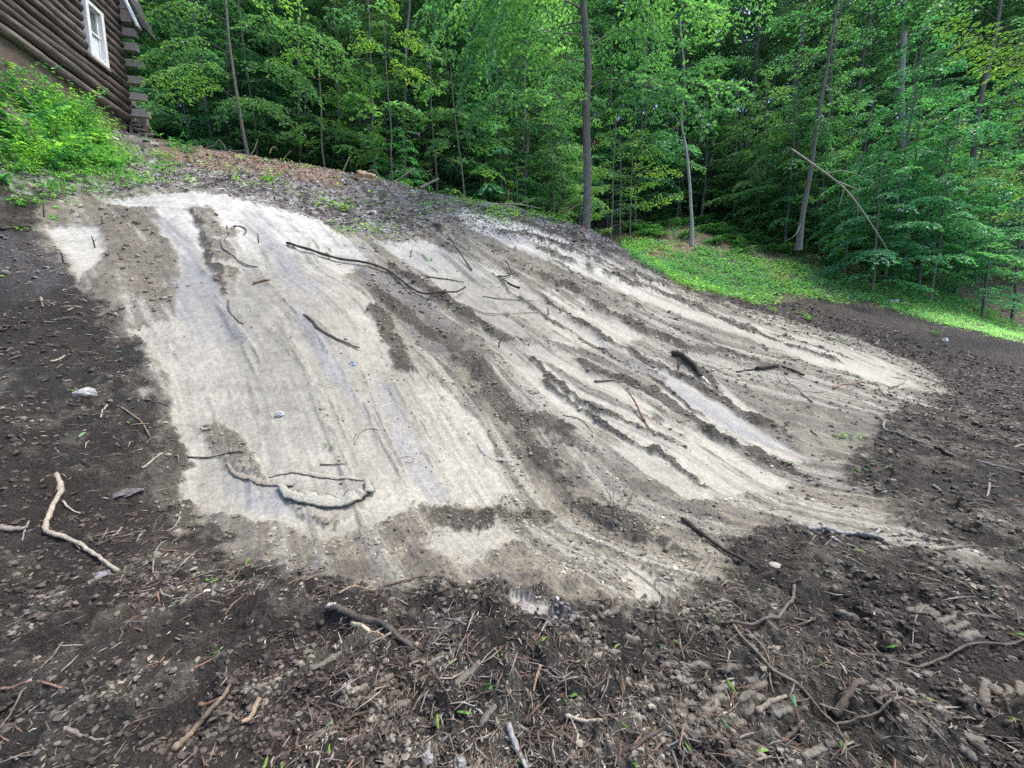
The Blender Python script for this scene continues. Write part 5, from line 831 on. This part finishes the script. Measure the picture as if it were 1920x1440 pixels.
Fc = (np.arange(n)[:, None, None] * 12 + IF[None]).reshape(-1, 3); cc = np.repeat(col * q.uniform(.7, 1.9, (n, 1)), 12, 0)
obj("soil_clods", mesh("soil_clods", V.reshape(-1, 3), Fc, M_TINT, cc, False), kind="stuff", label="crumbs and clods of loose soil scattered over the bank", category="soil")
def slivers(name, n, rmin, rmax, seed, w, lmin, lmax, cols, label, cat, wr=.16, tilt=.35, azl=None):
    x, y, q = scatter(n, rmin, rmax, seed, w, 60, azl); n = len(x); z = gz(x, y); dist = np.hypot(x, y); L = q.uniform(lmin, lmax, n) ** 1 * (1 + .22 * dist); a = q.uniform(0, 6.283, n)
    D = np.column_stack([np.cos(a), np.sin(a), q.normal(0, tilt, n)]); D /= np.linalg.norm(D, axis=1, keepdims=True); S = np.cross(D, [0, 0, 1]); S /= np.linalg.norm(S, axis=1, keepdims=True); U = np.cross(S, D)
    w_ = L * wr * q.uniform(.5, 1.4, n); t_ = w_ * .45; P = np.column_stack([x, y, z + t_ * .8]); Vs = []
    bend = U * (L * q.uniform(-.05, .12, n))[:, None] + S * (L * q.normal(0, .08, n))[:, None]
    for f, k in ((-.5, .35), (0, 1), (.5, .3)):
        for cs, sn in ((1, 0), (0, 1), (-1, 0), (0, -1)): Vs.append(P + D * (L * f)[:, None] + (bend if f == 0 else 0) + S * (w_ * .5 * cs * k)[:, None] + U * (t_ * sn * k)[:, None])
    V = np.stack(Vs, 1); Fs = np.array([[0 + j, (j + 1) % 4, 4 + (j + 1) % 4, 4 + j] for j in range(4)] + [[4 + j, 4 + (j + 1) % 4, 8 + (j + 1) % 4, 8 + j] for j in range(4)])
    F = (np.arange(n)[:, None, None] * 12 + Fs[None]).reshape(-1, 4); c = np.array(cols)[q.integers(0, len(cols), n)] * q.uniform(.6, 1.3, (n, 1))
    return obj(name, mesh(name, V.reshape(-1, 3), F, M_TINT, np.repeat(c, 12, 0), False), kind="stuff", label=label, category=cat)
dark = lambda x, y: sstep(.45, .85, rgh(x, y)) * (.12 + .88 * sstep(.44, .62, fbm(x, y, .55, 19, 4)))
slivers("wood_chips", 10500, .9, 16, 62, dark, .006, .026, [PL, (.28, .25, .20), GR, (.36, .34, .30), BR, BR, DK, (.2, .14, .10), (.09, .075, .06)], "pale wood chips and bark shreds scattered through the dark soil", "wood chips", .22)
slivers("rootlets", 6500, .9, 14, 63, dark, .02, .10, [BR, GR, (.18, .11, .08), (.2, .17, .13), DK, BR, (.12, .08, .06), PL], "thin rootlets and broken twigs scattered through the dark soil", "rootlets", .055, .2)
dz = Zone([(0, 375), (270, 352), (560, 396), (700, 445), (900, 440), (1090, 480), (1150, 460), (1085, 405), (860, 372), (560, 306), (300, 255), (0, 290)], .2)
slivers("debris_chips", 9000, 6.5, 14, 64, lambda x, y: dz(x, y, x * 0, x * 0), .010, .030, [(.50, .48, .45), (.36, .34, .32), GR, (.09, .08, .075), (.3, .2, .14), (.12, .10, .09)], "grey and white bark chips strewn over the crest of the bank", "bark chips", .3)
slivers("specks", 900, 1.8, 9, 65, lambda x, y: sstep(.4, .1, bilin(Rs, x, y)) * sstep(.5, .65, fbm(x, y, .9, 77, 4)) * (bilin(Gs, x, y) < .3), .006, .02, [DK, BR, (.1, .09, .08)], "dark crumbs and bits of root on the smooth pale strips", "crumbs", .35)
slivers("field_litter", 7000, 8, 17.5, 67, lambda x, y: sstep(.3, .6, rgh(x, y)) * sstep(5, 7, x), .008, .028, [PL, GR, BR, (.09, .07, .06), (.04, .03, .03), BR], "bits of bark and root scattered over the far dark soil", "litter", .3, .5, 28)
slivers("green_shreds", 130, 1.0, 7, 66, dark, .02, .05, [(.10, .22, .04), (.16, .26, .06), (.1, .2, .1)], "torn green leaf shreds in the dark soil", "leaf shreds", .25)
print("done", time.time() - T0)

print("tris", sum(sum(len(p.vertices) - 2 for p in [m.polygons[0]]) * len(m.polygons) for m in bpy.data.meshes if len(m.polygons)))
